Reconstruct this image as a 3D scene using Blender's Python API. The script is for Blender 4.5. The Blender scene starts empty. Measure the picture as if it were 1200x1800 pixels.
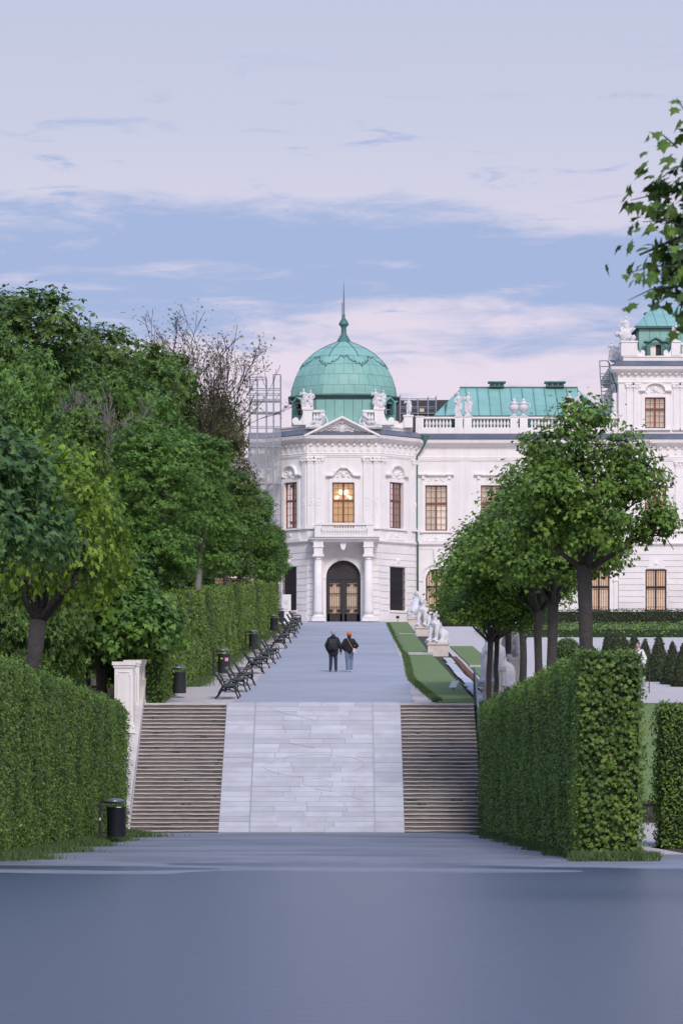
import bpy, bmesh, math, random
import numpy as np
from mathutils import Vector, Matrix
R = math.radians
rnd = random.Random(7)
SC = bpy.context.scene
COL = SC.collection

# ------------------------------------------------------------------ camera, sky, sun, exposure
FPX = 6400.0            # focal length in pixels of the 1200 x 1800 photograph
HOR = 1390.0            # horizon row
CZ = 1.4                # eye height
cam_d = bpy.data.cameras.new('camera'); cam = bpy.data.objects.new('camera', cam_d); COL.objects.link(cam)
cam.location = (0, 0, CZ); cam.rotation_euler = (R(90), 0, 0)
cam_d.sensor_fit = 'VERTICAL'; cam_d.sensor_height = 36.0; cam_d.sensor_width = 24.0
cam_d.lens = FPX / 1800.0 * 36.0
cam_d.shift_y = (HOR - 900.0) / 1800.0
cam_d.clip_start = 0.5; cam_d.clip_end = 6000
cam_d.dof.use_dof = True; cam_d.dof.focus_distance = 190; cam_d.dof.aperture_fstop = 5.6
SC.camera = cam
SUN_EL, SUN_AZ = 40.0, 168.0      # azimuth clockwise from +Y: behind the camera, to its right
SC.view_settings.view_transform = 'Standard'; SC.view_settings.look = 'None'
SC.view_settings.exposure = 0.66; SC.view_settings.gamma = 1.0
SC.view_settings.use_curve_mapping = False

def make_world():
    w = bpy.data.worlds.new('World'); SC.world = w; w.use_nodes = True
    nt = w.node_tree; n = nt.nodes; L = nt.links; n.clear()
    def N(t, **k):
        x = n.new(t)
        for a, b in k.items(): setattr(x, a, b)
        return x
    def math_(op, a, b=None, c=None, clamp=False):
        m = N('ShaderNodeMath', operation=op, use_clamp=clamp)
        for i, v in enumerate((a, b, c)):
            if v is None: continue
            if isinstance(v, (int, float)): m.inputs[i].default_value = v
            else: L.new(v, m.inputs[i])
        return m.outputs[0]
    def mix(f, a, b):
        m = N('ShaderNodeMix', data_type='RGBA')
        for i, v in ((0, f), (6, a), (7, b)):
            if isinstance(v, (int, float)): m.inputs[i].default_value = v
            elif isinstance(v, tuple): m.inputs[i].default_value = v + (1,)
            else: L.new(v, m.inputs[i])
        return m.outputs[2]
    out = N('ShaderNodeOutputWorld'); bg = N('ShaderNodeBackground')
    tc = N('ShaderNodeTexCoord')
    sky = N('ShaderNodeTexSky', sky_type='NISHITA', sun_disc=False)
    sky.sun_elevation = R(SUN_EL * 0.30); sky.sun_rotation = R(SUN_AZ); sky.dust_density = 2.0; sky.air_density = 1.2
    sc = N('ShaderNodeVectorMath', operation='SCALE'); sc.inputs[3].default_value = 0.085
    L.new(sky.outputs[0], sc.inputs[0])
    sep = N('ShaderNodeSeparateXYZ'); L.new(tc.outputs['Generated'], sep.inputs[0])
    X, Y, Z = sep.outputs
    r = math_('SQRT', math_('ADD', math_('MULTIPLY', X, X), math_('MULTIPLY', Y, Y)))
    r = math_('MAXIMUM', r, 0.02)
    ux, uy, el = math_('DIVIDE', X, r), math_('DIVIDE', Y, r), math_('DIVIDE', Z, r)
    # thin veil of high cloud: pink near the skyline, lavender above, blue at the zenith
    ramp = N('ShaderNodeValToRGB'); cr = ramp.color_ramp
    L.new(math_('MULTIPLY', math_('ARCTAN2', Z, r), 2 / math.pi, clamp=True), ramp.inputs[0])
    stops = [(0.0, (.62, .47, .545)), (.045, (.59, .48, .56)), (.075, (.53, .455, .555)), (.115, (.385, .39, .51)),
             (.16, (.325, .348, .475)), (.40, (.33, .415, .70)), (1.0, (.29, .42, .80))]
    cr.elements[0].position, cr.elements[0].color = stops[0][0], stops[0][1] + (1,)
    cr.elements[1].position, cr.elements[1].color = stops[-1][0], stops[-1][1] + (1,)
    for p, c in stops[1:-1]:
        e = cr.elements.new(p); e.color = c + (1,)
    veil = mix(0.86, sc.outputs[0], ramp.outputs[0])
    # broken bank of low blue-grey cloud round the horizon
    def noise(sx, sz, off, detail, rough, dist=0.0):
        cmb = N('ShaderNodeCombineXYZ')
        L.new(math_('MULTIPLY_ADD', ux, sx, off), cmb.inputs[0]); L.new(math_('MULTIPLY', uy, sx), cmb.inputs[1])
        L.new(math_('MULTIPLY', el, sz), cmb.inputs[2])
        t = N('ShaderNodeTexNoise'); t.inputs['Scale'].default_value = 1; t.inputs['Detail'].default_value = detail
        t.inputs['Roughness'].default_value = rough; t.inputs['Distortion'].default_value = dist
        L.new(cmb.outputs[0], t.inputs['Vector']); return t.outputs['Fac']
    n1 = noise(10.0, 62.0, 5.3, 7, .58, .5)
    n2 = noise(34.0, 170.0, 8.4, 6, .62, .6)
    n0 = noise(5.0, 2.0, 1.7, 2, .5)
    d = math_('SUBTRACT', math_('ADD', el, math_('MULTIPLY', math_('SUBTRACT', n0, .5), .022)), .1475)
    dn = math_('DIVIDE', math_('MAXIMUM', d, 0.0), .0100); dp_ = math_('DIVIDE', math_('MINIMUM', d, 0.0), .0225); d = math_('ADD', dn, dp_)
    band = math_('POWER', 2.718, math_('MULTIPLY', math_('MULTIPLY', d, d), -.5))
    dens = math_('ADD', math_('ADD', math_('MULTIPLY', math_('SUBTRACT', n1, .5), 2.0), math_('MULTIPLY', math_('SUBTRACT', n2, .5), 1.15)),
                 math_('MULTIPLY', band, .95))
    mr = N('ShaderNodeMapRange', interpolation_type='SMOOTHSTEP'); L.new(dens, mr.inputs[0])
    mr.inputs[1].default_value = .24; mr.inputs[2].default_value = .86
    n3 = noise(30.0, 150.0, 4.9, 6, .58, .7)
    wz = N('ShaderNodeMapRange', interpolation_type='SMOOTHSTEP'); L.new(n3, wz.inputs[0]); wz.inputs[1].default_value = .57; wz.inputs[2].default_value = .74
    fade = N('ShaderNodeMapRange', interpolation_type='SMOOTHSTEP'); L.new(el, fade.inputs[0])
    fade.inputs[1].default_value = .215; fade.inputs[2].default_value = .165
    fac = math_('MULTIPLY', math_('MULTIPLY', math_('MAXIMUM', mr.outputs[0], math_('MULTIPLY', wz.outputs[0], .95)), fade.outputs[0]), .88)
    col = mix(fac, veil, (.212, .285, .455))
    L.new(col, bg.inputs[0]); bg.inputs[1].default_value = 1.0
    L.new(bg.outputs[0], out.inputs[0])
make_world()
sun_d = bpy.data.lights.new('sun', 'SUN'); sun_d.energy = 1.5; sun_d.angle = R(16); sun_d.color = (1.0, .89, .84)
sun = bpy.data.objects.new('sun', sun_d); COL.objects.link(sun)
_a, _e = R(SUN_AZ), R(SUN_EL)
sdir = Vector((math.sin(_a) * math.cos(_e), math.cos(_a) * math.cos(_e), math.sin(_e)))
sun.rotation_euler = sdir.to_track_quat('Z', 'Y').to_euler(); sun.location = sdir * 60

# ------------------------------------------------------------------ terrain
def gz(y):
    if y < 116.8: return 0.0
    if y < 125.5: return (y - 116.8) * .50345
    if y < 246.2: return 4.38 + .07 * (y - 125.5)
    return 12.83
def WX(x, D): return (x - 600) / FPX * D
def WZ(y, D): return CZ + (HOR - y) / FPX * D
def G(x, y):                      # point of the avenue's sloping plane seen at a photograph pixel
    D = 37152.0 / (y - 942.0); return Vector((WX(x, D), D, gz(D)))

# ------------------------------------------------------------------ materials
MATS = {}
def mat(name, color, rough=.7, metal=0., noise=None, noise2=None, bump=None, spec=.5, rand=0., emit=None, trans=None, streak=None, color2=None, tint=None, coords='Object'):
    """noise=(scale, amount): value variation; noise2=(scale, colour, lo, hi): stains; bump=(scale, strength)"""
    m = bpy.data.materials.new(name); m.use_nodes = True; MATS[name] = m
    nt = m.node_tree; n = nt.nodes; L = nt.links; b = n['Principled BSDF']
    b.inputs['Roughness'].default_value = rough; b.inputs['Metallic'].default_value = metal
    b.inputs['Specular IOR Level'].default_value = spec
    tc = n.new('ShaderNodeTexCoord')
    vec = tc.outputs[coords]
    if coords == 'World':
        pass
    col = None
    rgb = n.new('ShaderNodeRGB'); rgb.outputs[0].default_value = tuple(color) + (1,); col = rgb.outputs[0]
    def nz(scale, detail=5, rough_=.6):
        t = n.new('ShaderNodeTexNoise'); t.inputs['Scale'].default_value = scale; t.inputs['Detail'].default_value = detail
        t.inputs['Roughness'].default_value = rough_; L.new(vec, t.inputs['Vector']); return t.outputs['Fac']
    def mixc(f, a, bcol, blend='MIX'):
        x = n.new('ShaderNodeMix'); x.data_type = 'RGBA'; x.blend_type = blend
        if isinstance(f, float): x.inputs[0].default_value = f
        else: L.new(f, x.inputs[0])
        L.new(a, x.inputs[6])
        if isinstance(bcol, tuple): x.inputs[7].default_value = bcol + (1,)
        else: L.new(bcol, x.inputs[7])
        return x.outputs[2]
    def rng_(v, a, b_, c, d):
        r = n.new('ShaderNodeMapRange'); L.new(v, r.inputs[0])
        for i, q in enumerate((a, b_, c, d)): r.inputs[i + 1].default_value = q
        return r.outputs[0]
    if tint:                         # per-leaf colour variety: attribute 'tint' 0..1 runs from colour to tint colour
        at = n.new('ShaderNodeAttribute'); at.attribute_name = 'tint'
        col = mixc(at.outputs['Fac'], col, tuple(tint))
    if color2:
        col = mixc(rng_(nz(color2[1]), .35, .65, 0, 1), col, tuple(color2[0]))
    if rand:
        oi = n.new('ShaderNodeObjectInfo')
        h = n.new('ShaderNodeHueSaturation'); L.new(rng_(oi.outputs['Random'], 0, 1, 1 - rand, 1 + rand), h.inputs['Value'])
        L.new(col, h.inputs['Color']); col = h.outputs[0]
    if noise:
        h = n.new('ShaderNodeHueSaturation'); L.new(rng_(nz(noise[0]), .25, .75, 1 - noise[1], 1 + noise[1]), h.inputs['Value'])
        L.new(col, h.inputs['Color']); col = h.outputs[0]
    if noise2:
        col = mixc(rng_(nz(noise2[0], 8, .65), noise2[2], noise2[3], 0, noise2[4] if len(noise2) > 4 else 1), col, tuple(noise2[1]))
    if streak:                       # rain streaks: stains drawn out downwards
        mp = n.new('ShaderNodeMapping'); mp.inputs['Scale'].default_value = (2.6, 2.6, .16); L.new(tc.outputs['Object'], mp.inputs[0])
        t = n.new('ShaderNodeTexNoise'); t.inputs['Scale'].default_value = 1.0; t.inputs['Detail'].default_value = 6; t.inputs['Roughness'].default_value = .65; L.new(mp.outputs[0], t.inputs['Vector'])
        col = mixc(rng_(t.outputs['Fac'], .5, .78, 0, streak[1]), col, tuple(streak[0]))
    L.new(col, b.inputs['Base Color'])
    if bump:
        bp = n.new('ShaderNodeBump'); bp.inputs['Strength'].default_value = bump[1]; bp.inputs['Distance'].default_value = bump[2] if len(bump) > 2 else .05
        L.new(nz(bump[0], 6), bp.inputs['Height']); L.new(bp.outputs[0], b.inputs['Normal'])
    if emit:
        b.inputs['Emission Color'].default_value = tuple(emit[0]) + (1,); b.inputs['Emission Strength'].default_value = emit[1]
    if trans:
        o = n['Material Output']; t = n.new('ShaderNodeBsdfTranslucent'); L.new(col, t.inputs[0])
        mx = n.new('ShaderNodeMixShader'); mx.inputs[0].default_value = trans
        L.new(b.outputs[0], mx.inputs[1]); L.new(t.outputs[0], mx.inputs[2]); L.new(mx.outputs[0], o.inputs[0])
    return m
def veil_mat(name, color, opacity, rough=.3, gloss=False):
    m = bpy.data.materials.new(name); m.use_nodes = True; MATS[name] = m
    nt = m.node_tree; n = nt.nodes; L = nt.links; b = n['Principled BSDF']; o = n['Material Output']
    b.inputs['Base Color'].default_value = tuple(color) + (1,); b.inputs['Roughness'].default_value = rough
    t = n.new('ShaderNodeBsdfTransparent'); mx = n.new('ShaderNodeMixShader')
    if gloss:
        fr = n.new('ShaderNodeFresnel'); fr.inputs[0].default_value = 1.5
        a = n.new('ShaderNodeMath'); a.operation = 'ADD'; a.use_clamp = True; a.inputs[1].default_value = opacity
        L.new(fr.outputs[0], a.inputs[0]); L.new(a.outputs[0], mx.inputs[0])
        g = n.new('ShaderNodeBsdfGlossy'); g.inputs['Roughness'].default_value = rough; g.inputs[0].default_value = tuple(color) + (1,)
        L.new(g.outputs[0], mx.inputs[2])
    else:
        mx.inputs[0].default_value = opacity; L.new(b.outputs[0], mx.inputs[2])
    L.new(t.outputs[0], mx.inputs[1]); L.new(mx.outputs[0], o.inputs[0])
    return m

M = MATS
mat('stucco', (.80, .78, .77), .85, streak=((.56, .53, .51), .38), noise=(.8, .05), noise2=(.35, (.60, .565, .55), .52, .75, .5), bump=(9, .15, .02))
mat('stucco_trim', (.83, .81, .795), .8, streak=((.54, .51, .49), .42), noise=(1.6, .05), noise2=(.8, (.58, .54, .52), .55, .8, .5), bump=(14, .15, .02))
mat('stucco_course', (.80, .78, .77), .85, noise=(1.2, .05), rand=.03, noise2=(.5, (.60, .565, .55), .5, .75, .55))
mat('statue_stone', (.66, .66, .67), .8, noise=(3, .10), noise2=(2.2, (.30, .31, .33), .52, .72, .8), bump=(16, .3, .03))
mat('warm_stone', (.62, .57, .52), .85, noise=(2, .10), noise2=(1.3, (.34, .32, .31), .55, .75, .7), bump=(14, .3, .02))
mat('copper', (.235, .46, .395), .55, noise=(.9, .10), rand=.06, noise2=(.55, (.14, .34, .295), .48, .75, .7), spec=.4)
mat('copper_dark', (.065, .18, .165), .55, noise=(2, .2))
mat('copper_seam', (.125, .30, .255), .6, noise=(2, .2))
mat('copper_deep', (.05, .12, .11), .6, noise=(2, .2))  # deep green copper under the sheets, also eave and downpipe
mat('sheet_metal', (.13, .155, .19), .45, metal=.3, noise=(1.5, .15), rand=.12)
mat('win_wood', (.20, .058, .034), .45, noise=(6, .15))
mat('win_wood_dark', (.045, .022, .022), .5, noise=(6, .15))
mat('curtain', (.82, .77, .68), .9, noise=(2.5, .07), emit=((1.0, .90, .78), .03))  # faint glow added to brighten the blinds in their shaded reveals
mat('curtain_pink', (.62, .50, .42), .9, noise=(2.5, .08), emit=((.95, .62, .42), .17))
mat('curtain_lit', (.60, .42, .22), .9, noise=(2, .08), emit=((1.0, .62, .32), .13))
mat('bulb', (1, .9, .7), .5, emit=((1.0, .80, .52), 5.0))
mat('brass', (.45, .30, .10), .35, metal=.8)
mat('iron', (.018, .018, .022), .5, noise=(8, .2))
mat('scroll', (.10, .075, .065), .6)
mat('iron_panel', (.024, .022, .028), .55, noise=(3, .2))
veil_mat('glass', (.9, .92, .95), .04, .03, gloss=True)
veil_mat('net', (.62, .65, .70), .27, .8)
mat('steel', (.30, .32, .35), .45, metal=.6, noise=(5, .1))
mat('deck_wood', (.27, .26, .26), .8, noise=(4, .15))
mat('asphalt', (.385, .405, .445), .85, noise=(.35, .06), noise2=(.16, (.315, .33, .365), .42, .68, .9), bump=(60, .5, .02))
mat('asphalt_low', (.225, .24, .275), .7, noise=(.5, .10), noise2=(.22, (.13, .14, .165), .42, .66, .95), bump=(50, .5, .02))
mat('gravel', (.56, .51, .48), .95, noise=(3, .10), noise2=(18, (.34, .31, .29), .5, .75, .8), bump=(45, .6, .03))
mat('earth', (.055, .050, .032), .95, noise=(1.5, .25), noise2=(.7, (.035, .055, .018), .4, .65, .9), bump=(12, .5, .06))
mat('lawn', (.145, .215, .070), .9, noise=(1.2, .14), noise2=(.5, (.19, .23, .09), .5, .75, .6), bump=(55, .7, .03))
mat('mulch', (.15, .065, .028), .95, noise=(6, .3), bump=(30, .7, .04))
mat('flag', (.50, .50, .515), .75, noise=(1.5, .08), noise2=(1.1, (.41, .395, .40), .45, .75, .8), rand=.13, bump=(22, .25, .01))
mat('joint', (.37, .37, .38), .95)
mat('groove', (.39, .39, .40), .95)
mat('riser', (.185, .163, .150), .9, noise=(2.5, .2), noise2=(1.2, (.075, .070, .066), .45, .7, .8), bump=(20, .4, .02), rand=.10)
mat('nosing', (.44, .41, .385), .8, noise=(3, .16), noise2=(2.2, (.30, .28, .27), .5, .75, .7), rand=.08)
mat('moss', (.035, .06, .02), .95, noise=(9, .3))
mat('bark', (.060, .055, .052), .95, noise=(4, .25), noise2=(2.0, (.05, .055, .04), .5, .7, .7), bump=(9, .9, .08))
mat('bark_pale', (.21, .195, .18), .95, noise=(4, .25), bump=(9, .9, .06))
mat('twig', (.045, .034, .028), .95, noise=(3, .2))
mat('twig_grey', (.16, .15, .135), .95, noise=(3, .2))
def leafm(name, c0, c1, tr=.22):
    g = 1.38; mat(name, tuple(q * g for q in c0), .5, tint=tuple(q * g for q in c1), trans=tr, spec=.3)
leafm('leaf_maple', (.040, .088, .017), (.150, .255, .038), .25)
leafm('leaf_blue', (.030, .075, .024), (.105, .195, .050), .25)
leafm('leaf_lime', (.065, .125, .014), (.200, .310, .034), .32)
leafm('leaf_wood', (.030, .064, .014), (.108, .190, .034), .2)
leafm('leaf_bright', (.036, .090, .017), (.130, .245, .042), .22)
leafm('leaf_olive', (.040, .050, .016), (.105, .110, .035), .15)
leafm('leaf_brown', (.048, .044, .018), (.105, .100, .042), .15)
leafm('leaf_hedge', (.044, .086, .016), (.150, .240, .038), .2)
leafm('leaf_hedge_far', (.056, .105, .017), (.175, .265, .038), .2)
leafm('leaf_yew', (.020, .032, .012), (.050, .070, .024), .08)
leafm('leaf_box', (.06, .11, .02), (.17, .25, .045), .12)
leafm('grass_blade', (.030, .065, .018), (.10, .15, .05), .15)
mat('hedge_core', (.011, .023, .007), .95, noise=(4, .3))  # near-black green paints the shade seen between the leaves
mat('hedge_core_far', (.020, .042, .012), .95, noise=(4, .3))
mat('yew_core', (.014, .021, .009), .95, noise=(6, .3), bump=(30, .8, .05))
mat('bin_black', (.014, .018, .024), .42, noise=(5, .15))
mat('bin_grey', (.030, .036, .042), .5, noise=(5, .15))
mat('bin_lid', (.17, .19, .21), .3, metal=.5)
mat('sticker_pink', (.75, .30, .50), .6); mat('sticker_yellow', (.62, .50, .10), .6); mat('sticker_white', (.7, .7, .68), .6)
mat('bench_iron', (.010, .014, .014), .45, noise=(8, .2))
mat('bench_slat', (.035, .060, .055), .35, noise=(9, .2), rand=.3)
mat('sign_white', (.74, .74, .76), .5, noise=(3, .03)); mat('sign_ink', (.25, .26, .28), .7)
mat('skin', (.45, .27, .20), .55); mat('hair_grey', (.36, .35, .36), .8); mat('hair_dark', (.03, .022, .016), .7)
mat('coat_black', (.010, .011, .013), .8, noise=(9, .3), bump=(25, .5, .02)); mat('coat_navy', (.013, .016, .024), .8, noise=(9, .3), bump=(25, .5, .02))
mat('pack_black', (.022, .022, .024), .7, noise=(9, .2)); mat('jeans_dark', (.020, .032, .065), .85, noise=(8, .2), bump=(25, .4, .02))
mat('jeans_light', (.14, .19, .30), .85, noise=(6, .15), bump=(25, .4, .02)); mat('boot_tan', (.30, .14, .045), .7); mat('shoe_white', (.72, .72, .72), .6)
mat('hat_orange', (.72, .17, .02), .85, noise=(20, .15)); mat('bag_pink', (.62, .50, .50), .6); mat('strap_tan', (.42, .25, .12), .7)
mat('shirt_white', (.74, .74, .76), .8, noise=(6, .05)); mat('bag_brown', (.16, .05, .04), .6)
mat('dark_roof', (.05, .05, .055), .7); mat('brick_pink', (.30, .17, .13), .9, rand=.2, noise=(6, .1)); mat('mortar', (.32, .27, .24), .95)
mat('rail_metal', (.09, .11, .13), .4, metal=.5); mat('rail_light', (.50, .54, .58), .35, metal=.4)
def water_mat():
    m = bpy.data.materials.new('water'); m.use_nodes = True; MATS['water'] = m
    nt = m.node_tree; n = nt.nodes; L = nt.links; b = n['Principled BSDF']
    b.inputs['Base Color'].default_value = (.052, .068, .115, 1); b.inputs['Roughness'].default_value = .33
    b.inputs['IOR'].default_value = 1.33
    tc = n.new('ShaderNodeTexCoord'); t = n.new('ShaderNodeTexNoise'); t.inputs['Scale'].default_value = 5.0; t.inputs['Detail'].default_value = 5
    mp = n.new('ShaderNodeMapping'); mp.inputs['Scale'].default_value = (1, .8, 1); L.new(tc.outputs['Object'], mp.inputs[0]); L.new(mp.outputs[0], t.inputs['Vector'])
    bp = n.new('ShaderNodeBump'); bp.inputs['Strength'].default_value = 1; bp.inputs['Distance'].default_value = .012
    L.new(t.outputs['Fac'], bp.inputs['Height']); L.new(bp.outputs[0], b.inputs['Normal'])
water_mat()

# ------------------------------------------------------------------ mesh building
def tagged(o, label=None, cat=None, group=None, kind=None):
    if label: o['label'] = label
    if cat: o['category'] = cat
    if group: o['group'] = group
    if kind: o['kind'] = kind
    return o
def link(name, me, m=None, parent=None, mats=None):
    o = bpy.data.objects.new(name, me); COL.objects.link(o)
    if m and not me.materials: me.materials.append(MATS[m])
    if mats and not me.materials:
        for q in mats: me.materials.append(MATS[q])
    if parent:
        o.parent = parent
        p = parent; t = Vector((0, 0, 0))
        while p is not None:
            t += p.location; p = p.parent
        if t.length > 0 and parent.get('_world'):
            o.matrix_parent_inverse = Matrix.Translation(-t)
    return o
def empty(name, loc, label=None, cat=None, group=None, world=True):
    o = bpy.data.objects.new(name, None); COL.objects.link(o); o.location = loc; o.empty_display_size = .2
    if world: o['_world'] = 1
    return tagged(o, label, cat, group)

class B:
    def __init__(s): s.v = []; s.f = []; s.mi = []; s.cur = 0
    def add(s, vs, fs):
        k = len(s.v); s.v += [tuple(p) for p in vs]
        for f in fs: s.f.append(tuple(i + k for i in f)); s.mi.append(s.cur)
    def hexa(s, p):      # 8 points: bottom ring 0-3, top ring 4-7
        s.add(p, [(3, 2, 1, 0), (4, 5, 6, 7), (0, 1, 5, 4), (1, 2, 6, 5), (2, 3, 7, 6), (3, 0, 4, 7)])
    def box(s, x0, x1, y0, y1, z0, z1):
        s.hexa([(x0, y0, z0), (x1, y0, z0), (x1, y1, z0), (x0, y1, z0), (x0, y0, z1), (x1, y0, z1), (x1, y1, z1), (x0, y1, z1)])
    def prism(s, pts, vec):
        n = len(pts); vec = Vector(vec); a = [Vector(p) for p in pts]
        s.add(a + [p + vec for p in a], [tuple(range(n))[::-1], tuple(range(n, 2 * n))] + [(i, (i + 1) % n, n + (i + 1) % n, n + i) for i in range(n)])
    def lathe(s, prof, c=(0, 0, 0), n=12, rot=0., sx=1., sy=1., cap=True):
        vs = []; fs = []; m = len(prof)
        for r, z in prof:
            for i in range(n):
                a = rot + 2 * math.pi * i / n
                vs.append((c[0] + r * sx * math.cos(a), c[1] + r * sy * math.sin(a), c[2] + z))
        for j in range(m - 1):
            for i in range(n):
                k = (i + 1) % n
                fs.append((j * n + i, j * n + k, (j + 1) * n + k, (j + 1) * n + i))
        if cap: fs += [tuple(range(n))[::-1], tuple(range((m - 1) * n, m * n))]
        s.add(vs, fs)
    def tube(s, pts, rad, n=6, cap=True):
        pts = [Vector(p) for p in pts]; m = len(pts)
        if isinstance(rad, (int, float)): rad = [rad] * m
        vs = []; fs = []; up = Vector((0, 0, 1)); prev = None
        for j in range(m):
            d = (pts[min(j + 1, m - 1)] - pts[max(j - 1, 0)])
            d = d.normalized() if d.length > 1e-9 else Vector((0, 0, 1))
            if prev is None:
                a = d.cross(up) if abs(d.z) < .95 else d.cross(Vector((1, 0, 0)))
            else: a = prev - d * prev.dot(d)
            if a.length < 1e-6: a = d.cross(Vector((1, 0, 0)))
            a.normalize(); prev = a; b = d.cross(a)
            for i in range(n):
                t = 2 * math.pi * i / n
                vs.append(pts[j] + (a * math.cos(t) + b * math.sin(t)) * rad[j])
        for j in range(m - 1):
            for i in range(n):
                k = (i + 1) % n; fs.append((j * n + i, j * n + k, (j + 1) * n + k, (j + 1) * n + i))
        if cap: fs += [tuple(range(n))[::-1], tuple(range((m - 1) * n, m * n))]
        s.add(vs, fs)
    def ell(s, c, r, n=10, m=7, rotm=None):
        vs = []; fs = []; c = Vector(c)
        if isinstance(r, (int, float)): r = (r, r, r)
        for j in range(1, m):
            p = math.pi * j / m
            for i in range(n):
                t = 2 * math.pi * i / n
                q = Vector((r[0] * math.sin(p) * math.cos(t), r[1] * math.sin(p) * math.sin(t), r[2] * math.cos(p)))
                vs.append(c + (rotm @ q if rotm else q))
        for e in (1, -1):
            q = Vector((0, 0, r[2] * e)); vs.append(c + (rotm @ q if rotm else q))
        T = (m - 1) * n
        for j in range(m - 2):
            for i in range(n):
                k = (i + 1) % n; fs.append((j * n + i, (j + 1) * n + i, (j + 1) * n + k, j * n + k))
        for i in range(n):
            k = (i + 1) % n; fs.append((T, i, k)); fs.append((T + 1, (m - 2) * n + k, (m - 2) * n + i))
        s.add(vs, fs)
    def cap(s, a, b, ra, rb=None, n=8):      # tapered capsule
        rb = ra if rb is None else rb; a = Vector(a); b = Vector(b)
        s.tube([a, b], [ra, rb], n); s.ell(a, ra, n, 6); s.ell(b, rb, n, 6)
    def sweep(s, path, prof, closed=False):  # moulding: path in plan, profile (outward, z)
        n = len(path); P = [Vector((p[0], p[1])) for p in path]; rings = []
        def nrm(a, b):
            d = (b - a).normalized(); return Vector((d.y, -d.x))
        for i in range(n):
            if closed: n0 = nrm(P[i - 1], P[i]); n1 = nrm(P[i], P[(i + 1) % n])
            else:
                n0 = nrm(P[i - 1], P[i]) if i > 0 else None; n1 = nrm(P[i], P[i + 1]) if i < n - 1 else None
                n0 = n0 if n0 is not None else n1; n1 = n1 if n1 is not None else n0
            m = (n0 + n1); m = m / max(m.dot(n0), .3) if m.length > 1e-6 else n0
            rings.append([(P[i].x + m.x * o, P[i].y + m.y * o, z) for o, z in prof])
        k = len(prof); vs = [q for r in rings for q in r]; fs = []
        for i in range(n if closed else n - 1):
            j = (i + 1) % n
            for a in range(k):
                c = (a + 1) % k; fs.append((i * k + a, j * k + a, j * k + c, i * k + c))
        if not closed: fs += [tuple(range(k)), tuple(range((n - 1) * k, n * k))[::-1]]
        s.add(vs, fs)
    def mesh(s, name, smooth=False):
        me = bpy.data.meshes.new(name); me.from_pydata(s.v, [], s.f)
        if any(s.mi): me.polygons.foreach_set('material_index', s.mi)
        bm = bmesh.new(); bm.from_mesh(me); bmesh.ops.recalc_face_normals(bm, faces=bm.faces); bm.to_mesh(me); bm.free()
        if smooth: me.polygons.foreach_set('use_smooth', [True] * len(me.polygons))
        me.update(); return me
    def build(s, name, m, parent=None, smooth=False, mats=None):
        return link(name, s.mesh(name, smooth), m, parent, mats)

def blob(b, voxel, smooth=4, keep=True):     # weld overlapping pieces into one continuous surface
    me = b.mesh('temp'); o = bpy.data.objects.new('temp', me); COL.objects.link(o)
    r = o.modifiers.new('r', 'REMESH'); r.mode = 'VOXEL'; r.voxel_size = voxel; r.use_smooth_shade = True
    if smooth:
        q = o.modifiers.new('s', 'SMOOTH'); q.factor = .5; q.iterations = smooth
    dg = bpy.context.evaluated_depsgraph_get(); dg.update()
    out = bpy.data.meshes.new_from_object(o.evaluated_get(dg)); out.materials.clear()
    bpy.data.objects.remove(o); bpy.data.meshes.remove(me)
    out.polygons.foreach_set('use_smooth', [True] * len(out.polygons))
    return out
def copy_tree(o, parent=None):
    c = o.copy(); COL.objects.link(c); c.parent = parent
    for ch in o.children: copy_tree(ch, c)
    return c
def struct(name, b, m): return tagged(b.build(name, m), kind='structure')

# ------------------------------------------------------------------ leaves
def leaf_shape(kind):
    if kind == 'maple':
        o = [(0, 0), (.10, .30), (-.05, .46), (.28, .40), (.42, .52), (.52, .22), (1.0, 0), (.52, -.22), (.42, -.52), (.28, -.40), (-.05, -.46), (.10, -.30)]
        v = [(x, y, -.22 * abs(y) - .12 * x * x) for x, y in o] + [(.35, 0, .04)]
        f = [(12, (i + 1) % 12, i) for i in range(12)]
    elif kind == 'oval':
        v = [(0, 0, 0), (.45, .30, -.06), (1, 0, -.12), (.45, -.30, -.06)]; f = [(0, 2, 1), (0, 3, 2)]
    else:            # 'spray': a small twig of three leaflets
        v = [(0, 0, 0), (.5, .28, -.05), (1, 0, -.15), (.5, -.28, -.05), (.1, .1, 0), (.25, .65, -.1), (.55, .6, -.12), (.1, -.1, 0), (.25, -.65, -.1), (.55, -.6, -.12)]
        f = [(0, 3, 2, 1), (4, 6, 5), (7, 8, 9)]
    return np.array(v, dtype=np.float32), f
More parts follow.
